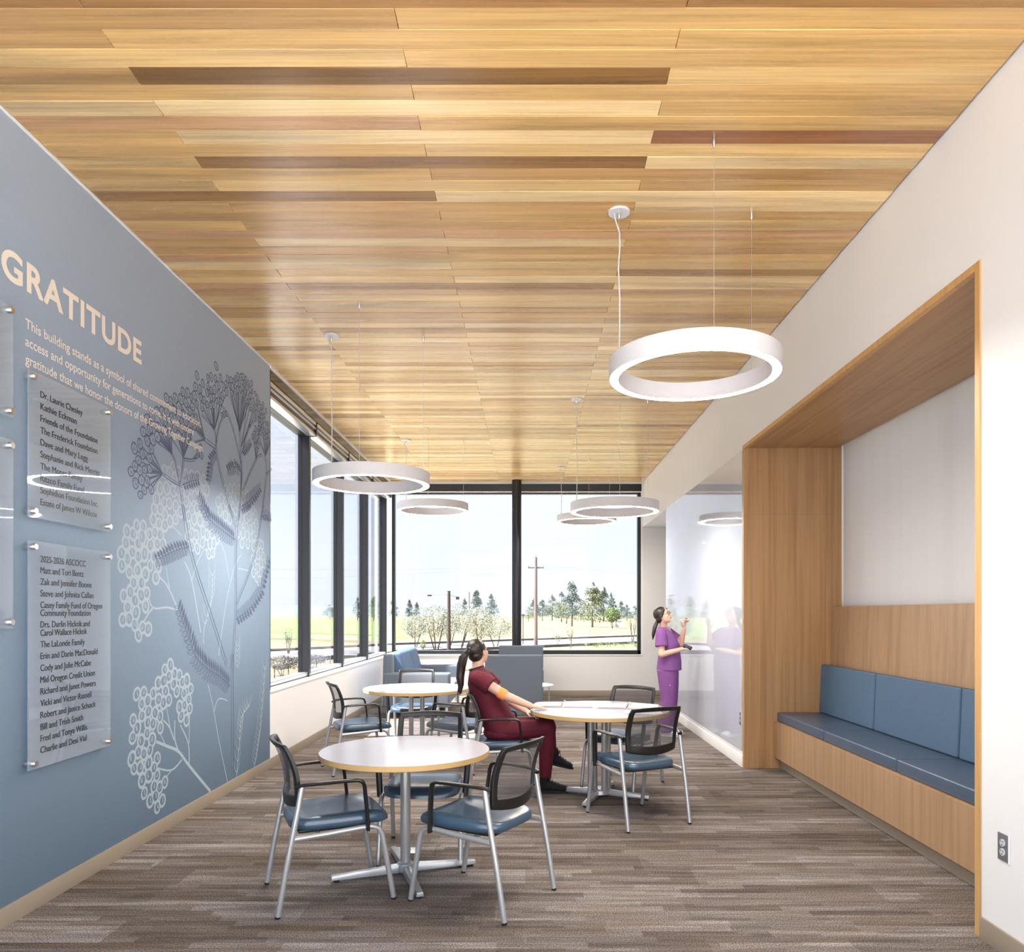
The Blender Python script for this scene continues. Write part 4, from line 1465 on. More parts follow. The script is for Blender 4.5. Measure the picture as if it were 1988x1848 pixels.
def head(m, P, F, L, U):
    m.ellipsoid(P(-0.012, 0, 0.018), F * 0.094, L * 0.073, U * 0.090)
    m.ellipsoid(P(0.022, 0, -0.040), F * 0.068, L * 0.060, U * 0.075)
    m.ellipsoid(P(0.052, 0, -0.088), F * 0.032, L * 0.034, U * 0.024)
    m.capsule(P(0.086, 0, 0.000), P(0.104, 0, -0.032), 0.009, 0.0125)
    m.capsule(P(0.083, -0.016, -0.062), P(0.083, 0.016, -0.062), 0.009, 0.009)
    m.capsule(P(0.075, -0.034, 0.016), P(0.075, 0.034, 0.016), 0.012, 0.012)
    for s in (-1, 1):
        m.ellipsoid(P(0.045, s * 0.038, -0.030), F * 0.034, L * 0.024, U * 0.030)
        m.ellipsoid(P(-0.008, s * 0.073, -0.018), F * 0.019 - L * s * 0.004, L * 0.007 + F * 0.003, U * 0.031, 12, 8)


def hand(m, wrist, palm, nrm, spread, curls, side=1, s=1.0, thumb=0.6):
    """wrist -> palm direction, nrm = back of the hand, spread = direction from little finger to index"""
    D, Nn = Vector(palm).normalized(), Vector(nrm).normalized()
    Sp = Vector(spread)
    Sp = (Sp - D * Sp.dot(D)).normalized()
    w = Vector(wrist)
    m.loft([(w - D * 0.02, Sp * 0.024 * s, Nn * 0.019 * s), (w + D * 0.02 * s, Sp * 0.030 * s, Nn * 0.017 * s), (w + D * 0.055 * s, Sp * 0.038 * s, Nn * 0.0145 * s),
            (w + D * 0.085 * s, Sp * 0.036 * s, Nn * 0.011 * s)], 14)
    for i, (off, ln) in enumerate(((0.028, 0.070), (0.0095, 0.079), (-0.0095, 0.073), (-0.027, 0.057))):
        p = w + D * (0.078 if i < 3 else 0.070) * s + Sp * off * s
        d = D + Sp * (off * 3.2)
        d.normalize()
        ax = Sp
        c = curls[i] if isinstance(curls, (list, tuple)) else curls
        r = 0.0088 * s
        for q, frac in enumerate((0.45, 0.32, 0.23)):
            d = Matrix.Rotation(c * side, 3, ax) @ d
            e = p + d * ln * frac * s
            m.capsule(p, e, r, r * 0.92, 10)
            p, r = e, r * 0.92
    p = w + D * 0.022 * s + Sp * 0.028 * s
    d = (D * 0.72 + Sp * 0.70 - Nn * 0.25 * thumb).normalized()
    for q, ln in enumerate((0.040, 0.032, 0.024)):
        e = p + d * ln * s
        m.capsule(p, e, (0.0125, 0.0105, 0.0095)[q] * s, (0.0105, 0.0095, 0.008)[q] * s, 10)
        d = (d + D * 0.25 - Nn * 0.15 * thumb).normalized()
        p = e


def shoe(name, mat, heel, toe, parent, up=(0, 0, 1), laces=True, sole='rubber'):
    h, t, U = Vector(heel), Vector(toe), Vector(up).normalized()
    D = (t - h).normalized()
    Lr = U.cross(D)
    m = MB()
    L = (t - h).length
    m.loft([(h + D * 0.005 + U * 0.045, Lr * 0.024, U * 0.030), (h + D * 0.03 + U * 0.055, Lr * 0.034, U * 0.055), (h + D * 0.08 + U * 0.055, Lr * 0.036, U * 0.055),
            (h + D * 0.13 + U * 0.046, Lr * 0.041, U * 0.044), (h + D * (L - 0.06) + U * 0.034, Lr * 0.046, U * 0.032), (h + D * (L - 0.02) + U * 0.030, Lr * 0.038, U * 0.027), (h + D * L + U * 0.028, Lr * 0.016, U * 0.014)], 16)
    m.capsule(h + D * 0.055 + U * 0.08, h + D * 0.055 + U * 0.125, 0.043, 0.044)
    o = blob(m, name, mat, parent, 0.005, 6)
    s = MB()
    s.loft([(h + D * 0.13 + U * 0.002, D * (L / 2 + 0.005), Lr * 0.045), (h + D * 0.13 + U * 0.020, D * (L / 2 + 0.005), Lr * 0.045)], 22)
    s.build('sole', sole, o, smooth=True)
    if laces:
        q = MB()
        for i in range(4):
            c = h + D * (0.10 + 0.025 * i) + U * (0.108 - 0.012 * i)
            q.tube([c - Lr * 0.025 - U * 0.008, c + U * 0.006, c + Lr * 0.025 - U * 0.008], 0.0028, 6)
        c = h + D * 0.095 + U * 0.115
        for sg in (-1, 1):
            q.tube([c, c + Lr * sg * 0.03 + U * 0.022 + D * 0.01, c + Lr * sg * 0.045 + U * 0.0 + D * 0.02, c], 0.0026, 6)
        q.build('laces', mat, o, smooth=True)
    return o


def face(P, F, L, U, body):
    for s in (-1, 1):
        e = MB()
        e.ellipsoid(P(0.0835, s * 0.031, -0.004), F * 0.009, L * 0.014, U * 0.0075, 12, 8)
        eo = e.build('eye', 'eye_white', body, smooth=True)
        MB().ellipsoid(P(0.0915, s * 0.031, -0.003), F * 0.0025, L * 0.0065, U * 0.0065, 12, 8).build('iris', 'eye_dark', eo, smooth=True)
        MB().tube([P(0.084, s * 0.016, 0.021), P(0.088, s * 0.030, 0.026), P(0.078, s * 0.047, 0.020)], 0.0035, 6).build('eyebrow', 'hair', body, smooth=True)
    MB().ellipsoid(P(0.0905, 0, -0.062), F * 0.0045, L * 0.021, U * 0.0065, 14, 8).build('lips', 'lips', body, smooth=True)


# --- woman in maroon, sitting sideways to the photographer, leaning back
hipc = Vector((-0.225, 6.45, 0.560))
chest = Vector((-0.405, 6.455, 0.930))
shR = Vector((-0.440, 6.295, 1.020))
shL = Vector((-0.405, 6.620, 1.020))
nk = Vector((-0.445, 6.46, 1.085))
hc = Vector((-0.440, 6.47, 1.226))
P1, F1, L1, U1 = frame(hc, (0.56, 0.80, 0.14), (-0.14, 0.02, 1))
m = MB()
head(m, P1, F1, L1, U1)
m.capsule(nk - Vector((0.0, 0, 0.05)), P1(-0.015, 0, -0.06), 0.056, 0.050)
m.loft([(hipc + Vector((0, 0, -0.06)), (0.11, 0, 0.03), (0, 0.15, 0)), ((-0.31, 6.45, 0.72), (0.095, 0, 0.04), (0, 0.13, 0)), (chest, (0.10, 0, 0.04), (0, 0.145, 0)), ((-0.44, 6.455, 1.02), (0.08, 0, 0.03), (0, 0.15, 0)), ((-0.45, 6.46, 1.07), (0.05, 0, 0.02), (0, 0.08, 0))], 20)
elR, wrR = Vector((-0.205, 6.240, 0.868)), Vector((0.020, 6.225, 0.778))
m.capsule(shR, elR, 0.050, 0.041)
m.capsule(elR, wrR, 0.042, 0.027)
hand(m, wrR, (0.93, 0.10, -0.12), (0.1, 0.0, 1), (0.1, 1, 0), (0.20, 0.22, 0.24, 0.26), side=1)
elL, wrL = Vector((-0.215, 6.690, 0.790)), Vector((-0.020, 6.560, 0.690))
m.capsule(shL, elL, 0.050, 0.041)
m.capsule(elL, wrL, 0.041, 0.027)
hand(m, wrL, (0.80, -0.45, -0.16), (0.2, 0.1, 1), (-0.4, -0.9, 0), 0.35, side=-1)
knR, anR = Vector((0.165, 6.36, 0.575)), Vector((0.145, 6.46, 0.125))
knL, anL = Vector((0.165, 6.54, 0.570)), Vector((0.200, 6.68, 0.300))
for hp, kn, an in ((hipc + Vector((0.02, -0.085, -0.01)), knR, anR), (hipc + Vector((0.02, 0.085, -0.01)), knL, anL)):
    m.capsule(hp, kn, 0.078, 0.055)
    m.capsule(kn, an, 0.053, 0.036)
wom = blob(m, 'person', 'skin', None, 0.0055, 5)
tag(wom, 'seated person in maroon scrubs with long ponytail, one hand on the table', 'person')
t = MB()
t.loft([(hipc + Vector((0.015, 0, -0.055)), (0.145, 0, 0.03), (0, 0.185, 0)), (hipc + Vector((-0.03, 0, 0.05)), (0.135, 0, 0.05), (0, 0.175, 0)), ((-0.315, 6.452, 0.74), (0.122, 0, 0.055), (0, 0.160, 0)), ((-0.385, 6.455, 0.89), (0.122, 0, 0.055), (0, 0.170, 0)),
        ((-0.430, 6.455, 0.99), (0.100, 0, 0.045), (0, 0.175, 0)), ((-0.447, 6.457, 1.045), (0.075, 0, 0.035), (0, 0.140, 0)), ((-0.455, 6.46, 1.085), (0.058, 0, 0.02), (0, 0.075, 0))], 24)
for sh_, el in ((shR, elR), (shL, elL)):
    d = (el - sh_)
    t.capsule(sh_ + Vector((-0.005, 0, -0.01)), sh_ + d * 0.18, 0.068, 0.070)
    a = d.normalized()
    b = a.cross(Vector((0, 1, 0))).normalized()
    c = a.cross(b)
    t.loft([(sh_ + d * 0.1, b * 0.070, c * 0.066), (sh_ + d * 0.40, b * 0.076, c * 0.066), (sh_ + d * 0.52, b * 0.080, c * 0.066)], 18)
o = blob(t, 'scrub_top', 'maroon', wom, 0.0065, 4)
t = MB().tube([(-0.453 + 0.062 * math.cos(a), 6.46 + 0.076 * math.sin(a), 1.083 + 0.018 * math.cos(a)) for a in [2 * math.pi * i / 24 for i in range(25)]], 0.0075, 8)
t.build('collar', 'ink_black', wom, smooth=True)
t = MB()
t.ellipsoid(hipc + Vector((-0.005, 0, -0.035)), (0.165, 0, 0.0), (0, 0.185, 0), (0, 0, 0.085))
for hp, kn, an, sy in ((hipc + Vector((0.02, -0.085, -0.015)), knR, anR, -1), (hipc + Vector((0.02, 0.085, -0.015)), knL, anL, 1)):
    t.capsule(hp, kn, 0.098, 0.074)
    t.capsule(kn, kn.lerp(an, 0.55), 0.074, 0.062)
    d = (an - kn).normalized()
    e1 = d.cross(Vector((0, 1, 0))).normalized()
    e2 = d.cross(e1)
    t.loft([(kn.lerp(an, 0.4), e1 * 0.066, e2 * 0.066), (kn.lerp(an, 0.8), e1 * 0.058, e2 * 0.056), (kn.lerp(an, 0.97), e1 * 0.053, e2 * 0.052)], 18)
blob(t, 'scrub_pants', 'maroon', wom, 0.0065, 5)
for an, kn in ((anR, knR), (anL, knL)):
    d = (an - kn).normalized()
    MB().capsule(an - d * 0.06, an + d * 0.04, 0.042, 0.040).build('sock', 'shoe_black', wom, smooth=True)
shoe('shoe', 'shoe_black', (0.085, 6.475, 0.002), (0.350, 6.450, 0.002), wom)
shoe('shoe', 'shoe_black', (0.150, 6.700, 0.205), (0.392, 6.690, 0.150), wom, (0.22, 0, 1))
d = (elR - shR).normalized()
q = shR.lerp(elR, 0.93)
d2 = (elR - shR).lerp(wrR - elR, 0.4).normalized()
e1 = d2.cross(Vector((0, 1, 0))).normalized()
e2 = d2.cross(e1)
MB().loft([(q - d2 * 0.030, e1 * 0.0475, e2 * 0.0475), (q, e1 * 0.0485, e2 * 0.0485), (q + d2 * 0.034, e1 * 0.0470, e2 * 0.0470)], 26).build('arm_band', 'band_orange', wom, smooth=True)
hmb = MB()
hmb.ellipsoid(P1(-0.022, 0, 0.026), F1 * 0.094, L1 * 0.081, U1 * 0.091)
hmb.ellipsoid(P1(-0.045, 0, -0.028), F1 * 0.060, L1 * 0.068, U1 * 0.060)
hmb.ball(P1(-0.125, 0, 0.020), 0.030)
hmb.capsule(P1(-0.10, 0, 0.018), P1(-0.14, 0, 0.02), 0.03, 0.024)
blob(hmb, 'hair', 'hair', wom, 0.0055, 4)
pt = MB()
pb = P1(-0.150, 0, 0.022)
chain = [pb, pb + Vector((-0.028, -0.015, -0.05)), Vector((-0.575, 6.37, 1.12)), Vector((-0.585, 6.355, 1.02)), Vector((-0.580, 6.35, 0.94)), Vector((-0.592, 6.345, 0.875))]
pt.tube(chain, [0.026, 0.034, 0.040, 0.036, 0.026, 0.004], 14)
for k in range(9):
    a = k * 0.7
    of = Vector((0.022 * math.cos(a), 0.022 * math.sin(a), 0))
    pt.tube([p + of * (0.5 if i == 0 else 1.1 if i < 4 else 0.7) + Vector((0, 0, random.uniform(-.02, .01))) for i, p in enumerate(chain)], [0.008, 0.013, 0.014, 0.012, 0.009, 0.003], 8)
pt.build('ponytail', 'hair', wom, smooth=True, angle=80)
MB().tube([pb + Vector((0.022 * math.cos(a) * 0.3, 0.030 * math.sin(a), 0.030 * math.cos(a))) for a in [2 * math.pi * i / 14 for i in range(15)]], 0.007, 8).build('hair_tie', 'ink_black', wom, smooth=True)

# --- woman in purple, standing at the writing wall and looking up
SX, SY = 1.785, 9.50
hc = Vector((1.715, 9.46, 1.535))
P2, F2, L2, U2 = frame(hc, (0.80, -0.46, 0.30), (-0.28, 0.12, 1))
m = MB()
head(m, P2, F2, L2, U2)
B0 = Vector((SX, SY, 0))
fw = Vector((0.93, -0.36, 0)).normalized()
lf = Vector((0, 0, 1)).cross(fw)


def Q(f, l, z):
    return B0 + fw * f + lf * l + Vector((0, 0, z))


m.capsule(Q(-0.055, 0, 1.34), P2(-0.018, 0, -0.065), 0.055, 0.048)
m.loft([(Q(0, 0, 0.84), fw * 0.10, lf * 0.155), (Q(0.01, 0, 1.0), fw * 0.085, lf * 0.125), (Q(-0.02, 0, 1.2), fw * 0.10, lf * 0.145), (Q(-0.05, 0, 1.33), fw * 0.075, lf * 0.15), (Q(-0.06, 0, 1.39), fw * 0.045, lf * 0.06)], 20)
sR, sL = Q(-0.055, -0.170, 1.325), Q(-0.045, 0.170, 1.325)
eR, wR_ = Q(-0.035, -0.225, 1.045), Q(0.185, -0.130, 1.105)
eL, wL_ = Q(0.135, 0.190, 1.160), Q(0.185, 0.125, 1.365)
m.capsule(sR, eR, 0.050, 0.041)
m.capsule(eR, wR_, 0.042, 0.027)
hand(m, wR_, fw * 0.9 + lf * 0.35 + Vector((0, 0, 0.15)), fw * 0.1 - lf * 0.3 + Vector((0, 0, -1)), fw * 0.2 + lf * 0.9, 0.45, side=1, s=0.95)
m.capsule(sL, eL, 0.048, 0.040)
m.capsule(eL, wL_, 0.041, 0.027)
hand(m, wL_, fw * 0.12 + Vector((0, 0, 1)), fw * 0.9 + lf * 0.35, -fw * 0.3 - lf * 0.9, (0.30, 0.55, 0.6, 0.6), side=-1, s=0.95)
for s in (-1, 1):
    hp, kn, an = Q(0, s * 0.085, 0.82), Q(0.03, s * 0.095, 0.46), Q(-0.02, s * 0.10, 0.08)
    m.capsule(hp, kn, 0.082, 0.055)
    m.capsule(kn, an, 0.053, 0.037)
wp = blob(m, 'person', 'skin', None, 0.0055, 5)
tag(wp, 'standing person in purple scrubs looking up with a marker in the raised hand', 'person')
face(P2, F2, L2, U2, wp)
gm = MB()
for s in (-1, 1):
    gm.tube([P2(0.099 - 0.012 * abs(math.cos(a)) * (1 if s * math.cos(a) > 0 else 0.2), s * 0.032 + 0.022 * math.cos(a), -0.004 + 0.017 * math.sin(a)) for a in [2 * math.pi * i / 16 for i in range(17)]], 0.0016, 6)
    gm.tube([P2(0.088, s * 0.054, 0.0), P2(0.04, s * 0.074, 0.002), P2(-0.01, s * 0.079, -0.004)], 0.0016, 6)
gm.tube([P2(0.101, -0.010, 0.0), P2(0.103, 0.010, 0.0)], 0.0016, 6)
gm.build('glasses', 'chair_black', wp, smooth=True)
t = MB()
t.loft([(Q(0.015, 0, 0.835), fw * 0.158, lf * 0.190), (Q(0.02, 0, 0.95), fw * 0.150, lf * 0.178), (Q(0.02, 0, 1.05), fw * 0.138, lf * 0.165), (Q(0.01, 0, 1.17), fw * 0.136, lf * 0.168), (Q(-0.03, 0, 1.28), fw * 0.108, lf * 0.178), (Q(-0.05, 0, 1.345), fw * 0.080, lf * 0.145), (Q(-0.062, 0, 1.385), fw * 0.058, lf * 0.078)], 26)
for a_, b_ in ((sR, eR), (sL, eL)):
    d = b_ - a_
    t.capsule(a_ - Vector((0, 0, 0.01)), a_ + d * 0.15, 0.066, 0.070)
    dn = d.normalized()
    e1 = dn.cross(lf).normalized()
    e2 = dn.cross(e1)
    t.loft([(a_ + d * 0.1, e1 * 0.070, e2 * 0.068), (a_ + d * 0.5, e1 * 0.078, e2 * 0.072), (a_ + d * 0.66, e1 * 0.082, e2 * 0.075)], 18)
tp = blob(t, 'scrub_top', 'purple', wp, 0.0065, 4)
vn = MB().add([Q(0.004, -0.045, 1.385), Q(0.010, 0.045, 1.385), Q(0.092, 0.0, 1.245), Q(-0.02, -0.045, 1.375), Q(-0.02, 0.045, 1.375), Q(0.07, 0.0, 1.235)],
              [(0, 2, 1), (3, 4, 5), (0, 1, 4, 3), (1, 2, 5, 4), (2, 0, 3, 5)])
vn.build('neckline', 'skin', wp)
t = MB()
t.ellipsoid(Q(0.0, 0, 0.84), fw * 0.142, lf * 0.18, Vector((0, 0, 0.12)))
for s in (-1, 1):
    t.loft([(Q(0.0, s * 0.085, 0.84), fw * 0.125, lf * 0.098), (Q(0.012, s * 0.090, 0.66), fw * 0.112, lf * 0.092), (Q(0.02, s * 0.095, 0.46), fw * 0.092, lf * 0.082), (Q(0.0, s * 0.100, 0.25), fw * 0.092, lf * 0.084), (Q(-0.01, s * 0.102, 0.055), fw * 0.096, lf * 0.086)], 20)
pn = blob(t, 'scrub_pants', 'purple', wp, 0.0065, 5)
MB().ball(Q(0.06, -0.178, 0.655), 0.006).build('snap', 'eye_white', pn)
for s in (-1, 1):
    shoe('shoe', 'shoe_white', Q(-0.085, s * 0.10, 0.002), Q(0.175, s * 0.115, 0.002), wp, laces=False, sole='shoe_white')
hmb = MB()
hmb.ellipsoid(P2(-0.026, 0, 0.028), F2 * 0.098, L2 * 0.083, U2 * 0.092)
hmb.ellipsoid(P2(-0.050, 0, -0.030), F2 * 0.056, L2 * 0.072, U2 * 0.062)
for s in (-1, 1):
    hmb.capsule(P2(0.045, s * 0.052, 0.065), P2(-0.01, s * 0.076, -0.02), 0.020, 0.018)
blob(hmb, 'hair', 'hair', wp, 0.0055, 4)
pt = MB()
c0 = P2(-0.100, 0, -0.055)
ch = [P2(-0.085, 0, -0.05), c0, c0 + Vector((-0.035, -0.03, -0.07)), c0 + Vector((-0.055, -0.04, -0.16)), c0 + Vector((-0.062, -0.04, -0.23))]
pt.tube(ch, [0.024, 0.022, 0.028, 0.022, 0.004], 12)
pt.build('ponytail', 'hair', wp, smooth=True, angle=80)
# what she holds
mk = thing('marker_pen', 'small capped marker held in the raised hand of the standing woman', 'marker', tuple(wL_ + Vector((0, 0, 0.115)) + fw * -0.012))
MB().tube([(-0.045, 0.01, -0.012), (0.02, -0.004, 0.006)], 0.0075, 10).build('barrel', 'paper_white', mk, smooth=True)
MB().tube([(0.02, -0.004, 0.006), (0.05, -0.012, 0.014)], 0.0085, 10).build('cap', 'ink_black', mk, smooth=True)
er = tag(MB().box(-0.055, 0.055, -0.028, 0.028, -0.02, 0.02).build('board_eraser', 'dark_metal', bevel=0.012, seg=3, loc=tuple(wR_ + fw * 0.080 + lf * 0.03 + Vector((0, 0, 0.030)))),
         'dark handheld board eraser in the lower hand of the standing woman', 'eraser')
er.rotation_euler = (R(15), R(20), R(-30))

# ------------------------------------------------------------------ outside
GZ = -2.3
EG = EYE - GZ


def G(x, y):
    """point of the ground outside seen at a photo pixel"""
    d = EG * FPX / (y - VY)
    return ((x - VX) * d / FPX, d)


gnd = raw('ground', [(-3000, -3000, GZ), (3000, -3000, GZ), (3000, 4000, GZ), (-3000, 4000, GZ)], [(0, 1, 2, 3)], 'meadow')
struct(gnd)
struct(MB().box(-40, 40, -60, 0.15, GZ - 0.2, GZ + 0.02).build('rear_bounce_slab', 'rear_bounce_slab'))  # unseen slab behind the camera, added to bounce neutral light into the room
struct(MB().box(-9.0, XL - 0.26, 2.5, 18.5, -0.45, -0.22).build('side_bounce_slab', 'bounce_slab_pale'))  # unseen pale slab below the sills, added to bounce sunlight up to the ceiling
struct(MB().box(XL - 0.26, 6.0, YB + 0.26, 18.5, -0.45, -0.22).build('back_bounce_slab', 'bounce_slab_pale'))  # same added bounce surface, continued outside the back glazing
lw = [G(380, 1242), G(792, 1239), G(788, 1203), G(300, 1202)]
struct(raw('lawn', [(x, y, GZ + 0.03) for x, y in lw], [(0, 1, 2, 3)], 'lawn'))
far_e = [(-90, 22), (-45, 55), (-24.7, 78), (-16.8, 90.9), (18.7, 126), (70, 172), (180, 260)]
near_e = [(-80, 10), (-36, 44), (-17.5, 62), (-13.0, 72), (14.2, 97), (68, 140), (190, 225)]
vs = []
for a, b in zip(far_e, near_e):
    vs += [(a[0], a[1], GZ + 0.05), (b[0], b[1], GZ + 0.05)]
struct(raw('road', vs, [(2 * i, 2 * i + 1, 2 * i + 3, 2 * i + 2) for i in range(len(far_e) - 1)], 'asphalt'))
for edge, nm in ((far_e, 'curb_far'), (near_e, 'curb_near')):
    m = MB()
    for a, b in zip(edge[:-1], edge[1:]):
        dx, dy = b[0] - a[0], b[1] - a[1]
        L = math.hypot(dx, dy)
        nx, ny = -dy / L * 0.25, dx / L * 0.25
        m.add([(a[0] - nx, a[1] - ny, GZ), (b[0] - nx, b[1] - ny, GZ), (b[0] + nx, b[1] + ny, GZ), (a[0] + nx, a[1] + ny, GZ),
               (a[0] - nx, a[1] - ny, GZ + 0.3), (b[0] - nx, b[1] - ny, GZ + 0.3), (b[0] + nx, b[1] + ny, GZ + 0.3), (a[0] + nx, a[1] + ny, GZ + 0.3)],
              [(0, 3, 2, 1), (4, 5, 6, 7), (0, 1, 5, 4), (1, 2, 6, 5), (2, 3, 7, 6), (3, 0, 4, 7)])
    struct(m.build('trim_' + nm, 'curb'))
# rolling hills
vs, fs = [], []
n = 90
for i in range(n + 1):
    x = -2600 + 5200 * i / n
    h = 11 + 5 * math.sin(i * 0.37) + 4 * math.sin(i * 0.91 + 1) + 3 * random.random() + (6 if x < -300 else 0)
    vs += [(x, 1500, GZ), (x, 1600, GZ + h * 0.75), (x, 1700, GZ + h), (x, 1900, GZ)]
for i in range(n):
    for q in range(3):
        a = 4 * i + q
        fs.append((a, a + 4, a + 5, a + 1))
struct(raw('hills', vs, fs, 'hill'))


def leaves(n, pos, size, flat=0.5):
    """n small bent leaf quads at given positions"""
    d = rng.normal(size=(n, 3))
    d /= np.linalg.norm(d, axis=1)[:, None]
    e = np.cross(d, rng.normal(size=(n, 3)))
    e /= np.linalg.norm(e, axis=1)[:, None]
    s = (size * rng.uniform(0.6, 1.3, n))[:, None]
    a, b = pos - d * s, pos + d * s
    c, f = pos + e * s * flat, pos - e * s * flat
    vs = np.stack([a, c, b, f], 1).reshape(-1, 3)
    fs = np.arange(4 * n).reshape(-1, 4)
    return vs, fs


def tree(name, px, pb, ptop, wpx, mat, lab, kind='conifer', n=900, group=None, size=None, trunk='bark'):
    x, y = G(px, pb)
    sc = y / FPX
    hgt, wid = (pb - ptop) * sc, wpx * sc
    o = thing(name, lab, 'tree', (x, y, GZ), random.uniform(0, 6), group)
    t = MB()
    if kind == 'conifer':
        t.tube([(0, 0, 0), (0.02 * hgt * random.uniform(-1, 1), 0, hgt * 0.5), (0, 0, hgt * 0.95)], [0.022 * hgt, 0.014 * hgt, 0.003 * hgt], 7)
        for k in range(26):
            f = random.uniform(0.18, 0.93)
            a = random.uniform(0, 6.283)
            r = wid / 2 * (1 - f) ** 0.75 * 1.15
            t.tube([(0, 0, f * hgt), (math.cos(a) * r, math.sin(a) * r, f * hgt + 0.05 * hgt * random.uniform(-.6, .5))], [0.006 * hgt, 0.002 * hgt], 5)
        f = rng.beta(1.1, 1.5, n) * 0.86 + 0.14
        cl = rng.integers(0, 46, n)
        cf = rng.beta(1.1, 1.4, 46) * 0.84 + 0.14
        ca = rng.uniform(0, 6.283, 46)
        ff = np.clip(cf[cl] + rng.normal(0, 0.028, n), 0.12, 1.0)
        rr = wid / 2 * np.clip(1.02 - ff, 0.02, 1) ** 0.7 * rng.uniform(0.25, 1.1, n) * 1.15
        aa = ca[cl] + rng.normal(0, 0.42, n)
        pos = np.stack([np.cos(aa) * rr, np.sin(aa) * rr, ff * hgt], 1)
    else:
        for k in range(3 if kind == 'bush' else 2):
            a = random.uniform(0, 6.283)
            q = wid * 0.16
            t.tube([(math.cos(a) * q * 0.25, math.sin(a) * q * 0.25, 0), (math.cos(a) * q, math.sin(a) * q, hgt * 0.32), (math.cos(a) * q * 1.9, math.sin(a) * q * 1.9, hgt * 0.75)], [0.016 * hgt, 0.012 * hgt, 0.004 * hgt], 6)
        for k in range(14):
            a, f = random.uniform(0, 6.283), random.uniform(0.28, 0.6)
            r = wid / 2 * random.uniform(0.5, 0.95)
            t.tube([(math.cos(a) * wid * 0.10, math.sin(a) * wid * 0.10, f * hgt), (math.cos(a) * r, math.sin(a) * r, hgt * min(0.97, f + random.uniform(0.15, 0.4)))], [0.006 * hgt, 0.0015 * hgt], 5)
        dd = rng.normal(size=(n, 3))
        dd /= np.linalg.norm(dd, axis=1)[:, None]
        rad = rng.uniform(0.35, 1.0, n) ** 0.5
        lump = 1 + 0.22 * np.sin(dd[:, 0] * 6 + 1) * np.cos(dd[:, 2] * 5)
        pos = dd * (rad * lump)[:, None] * np.array([wid / 2, wid / 2, hgt * 0.34]) + np.array([0, 0, hgt * 0.64])
    t.build('trunk', trunk, o, smooth=True)
    vs, fs = leaves(n, pos, size or 0.030 * hgt, 0.45)
    raw('crown', vs.tolist(), fs.tolist(), mat, o)
    return o


GRP = 'conifers beyond the road'
CON = [
    (1110, 1216.0, 1125, 46, 'needle_blue', 'tallest slender conifer outside, its trunk bare at the foot'),
    (1150, 1217.5, 1131, 66, 'needle_olive', 'broadest olive green conifer outside with drooping full branches'),
    (1172, 1207.0, 1140, 40, 'needle_dark', 'dark conifer peeking out right behind the broadest olive conifer'),
    (1187, 1209.5, 1151, 30, 'needle_blue', 'blue green conifer standing behind the small bright green tree'),
    (1072, 1204.6, 1154, 36, 'needle_olive', 'olive conifer in the thick row between utility pole and tallest conifer'),
    (1090, 1207.5, 1147, 32, 'needle_blue', 'blue green conifer touching the side of the tallest conifer'),
    (1037, 1203.6, 1160, 28, 'needle_dark', 'dark conifer directly behind the pale utility pole'),
    (1026, 1206.2, 1177, 36, 'needle_olive', 'low olive conifer between the lamp post and the utility pole'),
    (1053, 1205.6, 1164, 38, 'needle_dark', 'dark conifer just past the pale utility pole in the thick row'),
    (1128, 1204.0, 1160, 42, 'needle_olive', 'olive conifer filling the gap between the two biggest conifers'),
    (1206, 1203.4, 1166, 24, 'needle_dark', 'small dark conifer rising behind the white shed'),
    (1217, 1205.0, 1173, 24, 'needle_blue', 'small blue green conifer behind the bare grey tree'),
    (1233, 1203.8, 1175, 24, 'needle_blue', 'last small conifer of the row, at the edge of the window'),
    (1141, 1202.9, 1168, 36, 'needle_dark', 'dark distant conifer hidden behind the broadest olive conifer'),
    (763, 1203.0, 1156, 26, 'needle_dark', 'dark conifer showing next to the corner mullion of the back window'),
    (795, 1202.4, 1164, 20, 'needle_dark', 'narrow dark conifer alone on the horizon between corner and shrubs'),
    (809, 1203.6, 1168, 17, 'needle_blue', 'thin conifer next to the narrow dark one on the horizon'),
    (902, 1202.6, 1161, 20, 'needle_dark', 'small dark conifer beside the thin distant pole'),
    (925, 1202.0, 1143, 30, 'needle_dark', 'tall dark conifer towering behind the silvery shrubs'),
    (954, 1203.2, 1153, 32, 'needle_dark', 'second tall dark conifer behind the silvery shrubs, near the column'),
    (641, 1203.0, 1173, 34, 'needle_dark', 'wide low dark conifer seen through the second side window bay'),
    (694, 1204.4, 1160, 24, 'needle_dark', 'dark conifer seen through the third side window bay'),
    (726, 1205.4, 1156, 30, 'leaf_bright', 'fresh green conifer seen through the last side window bay'),
    (657, 1202.0, 1180, 28, 'needle_blue', 'blue green low conifer behind the second side mullion'),
]
for px, pb, pt_, wp_, mt, lab in CON:
    tree('conifer', px, pb, pt_, wp_, mt, lab, 'conifer', 1900, GRP, (pb - pt_) * 0.0235 * EG / (pb - VY))
for px, pb, pt_, wp_, mt, lab in [(1190, 1219.5, 1178, 30, 'leaf_bright', 'small bright green tree beside the white shed outside'), (1099, 1211, 1170, 44, 'needle_olive', 'rounded olive green tree in front of the thick conifer row')]:
    tree('broadleaf_tree', px, pb, pt_, wp_, mt, lab, 'round', 1400, None, 0.30)
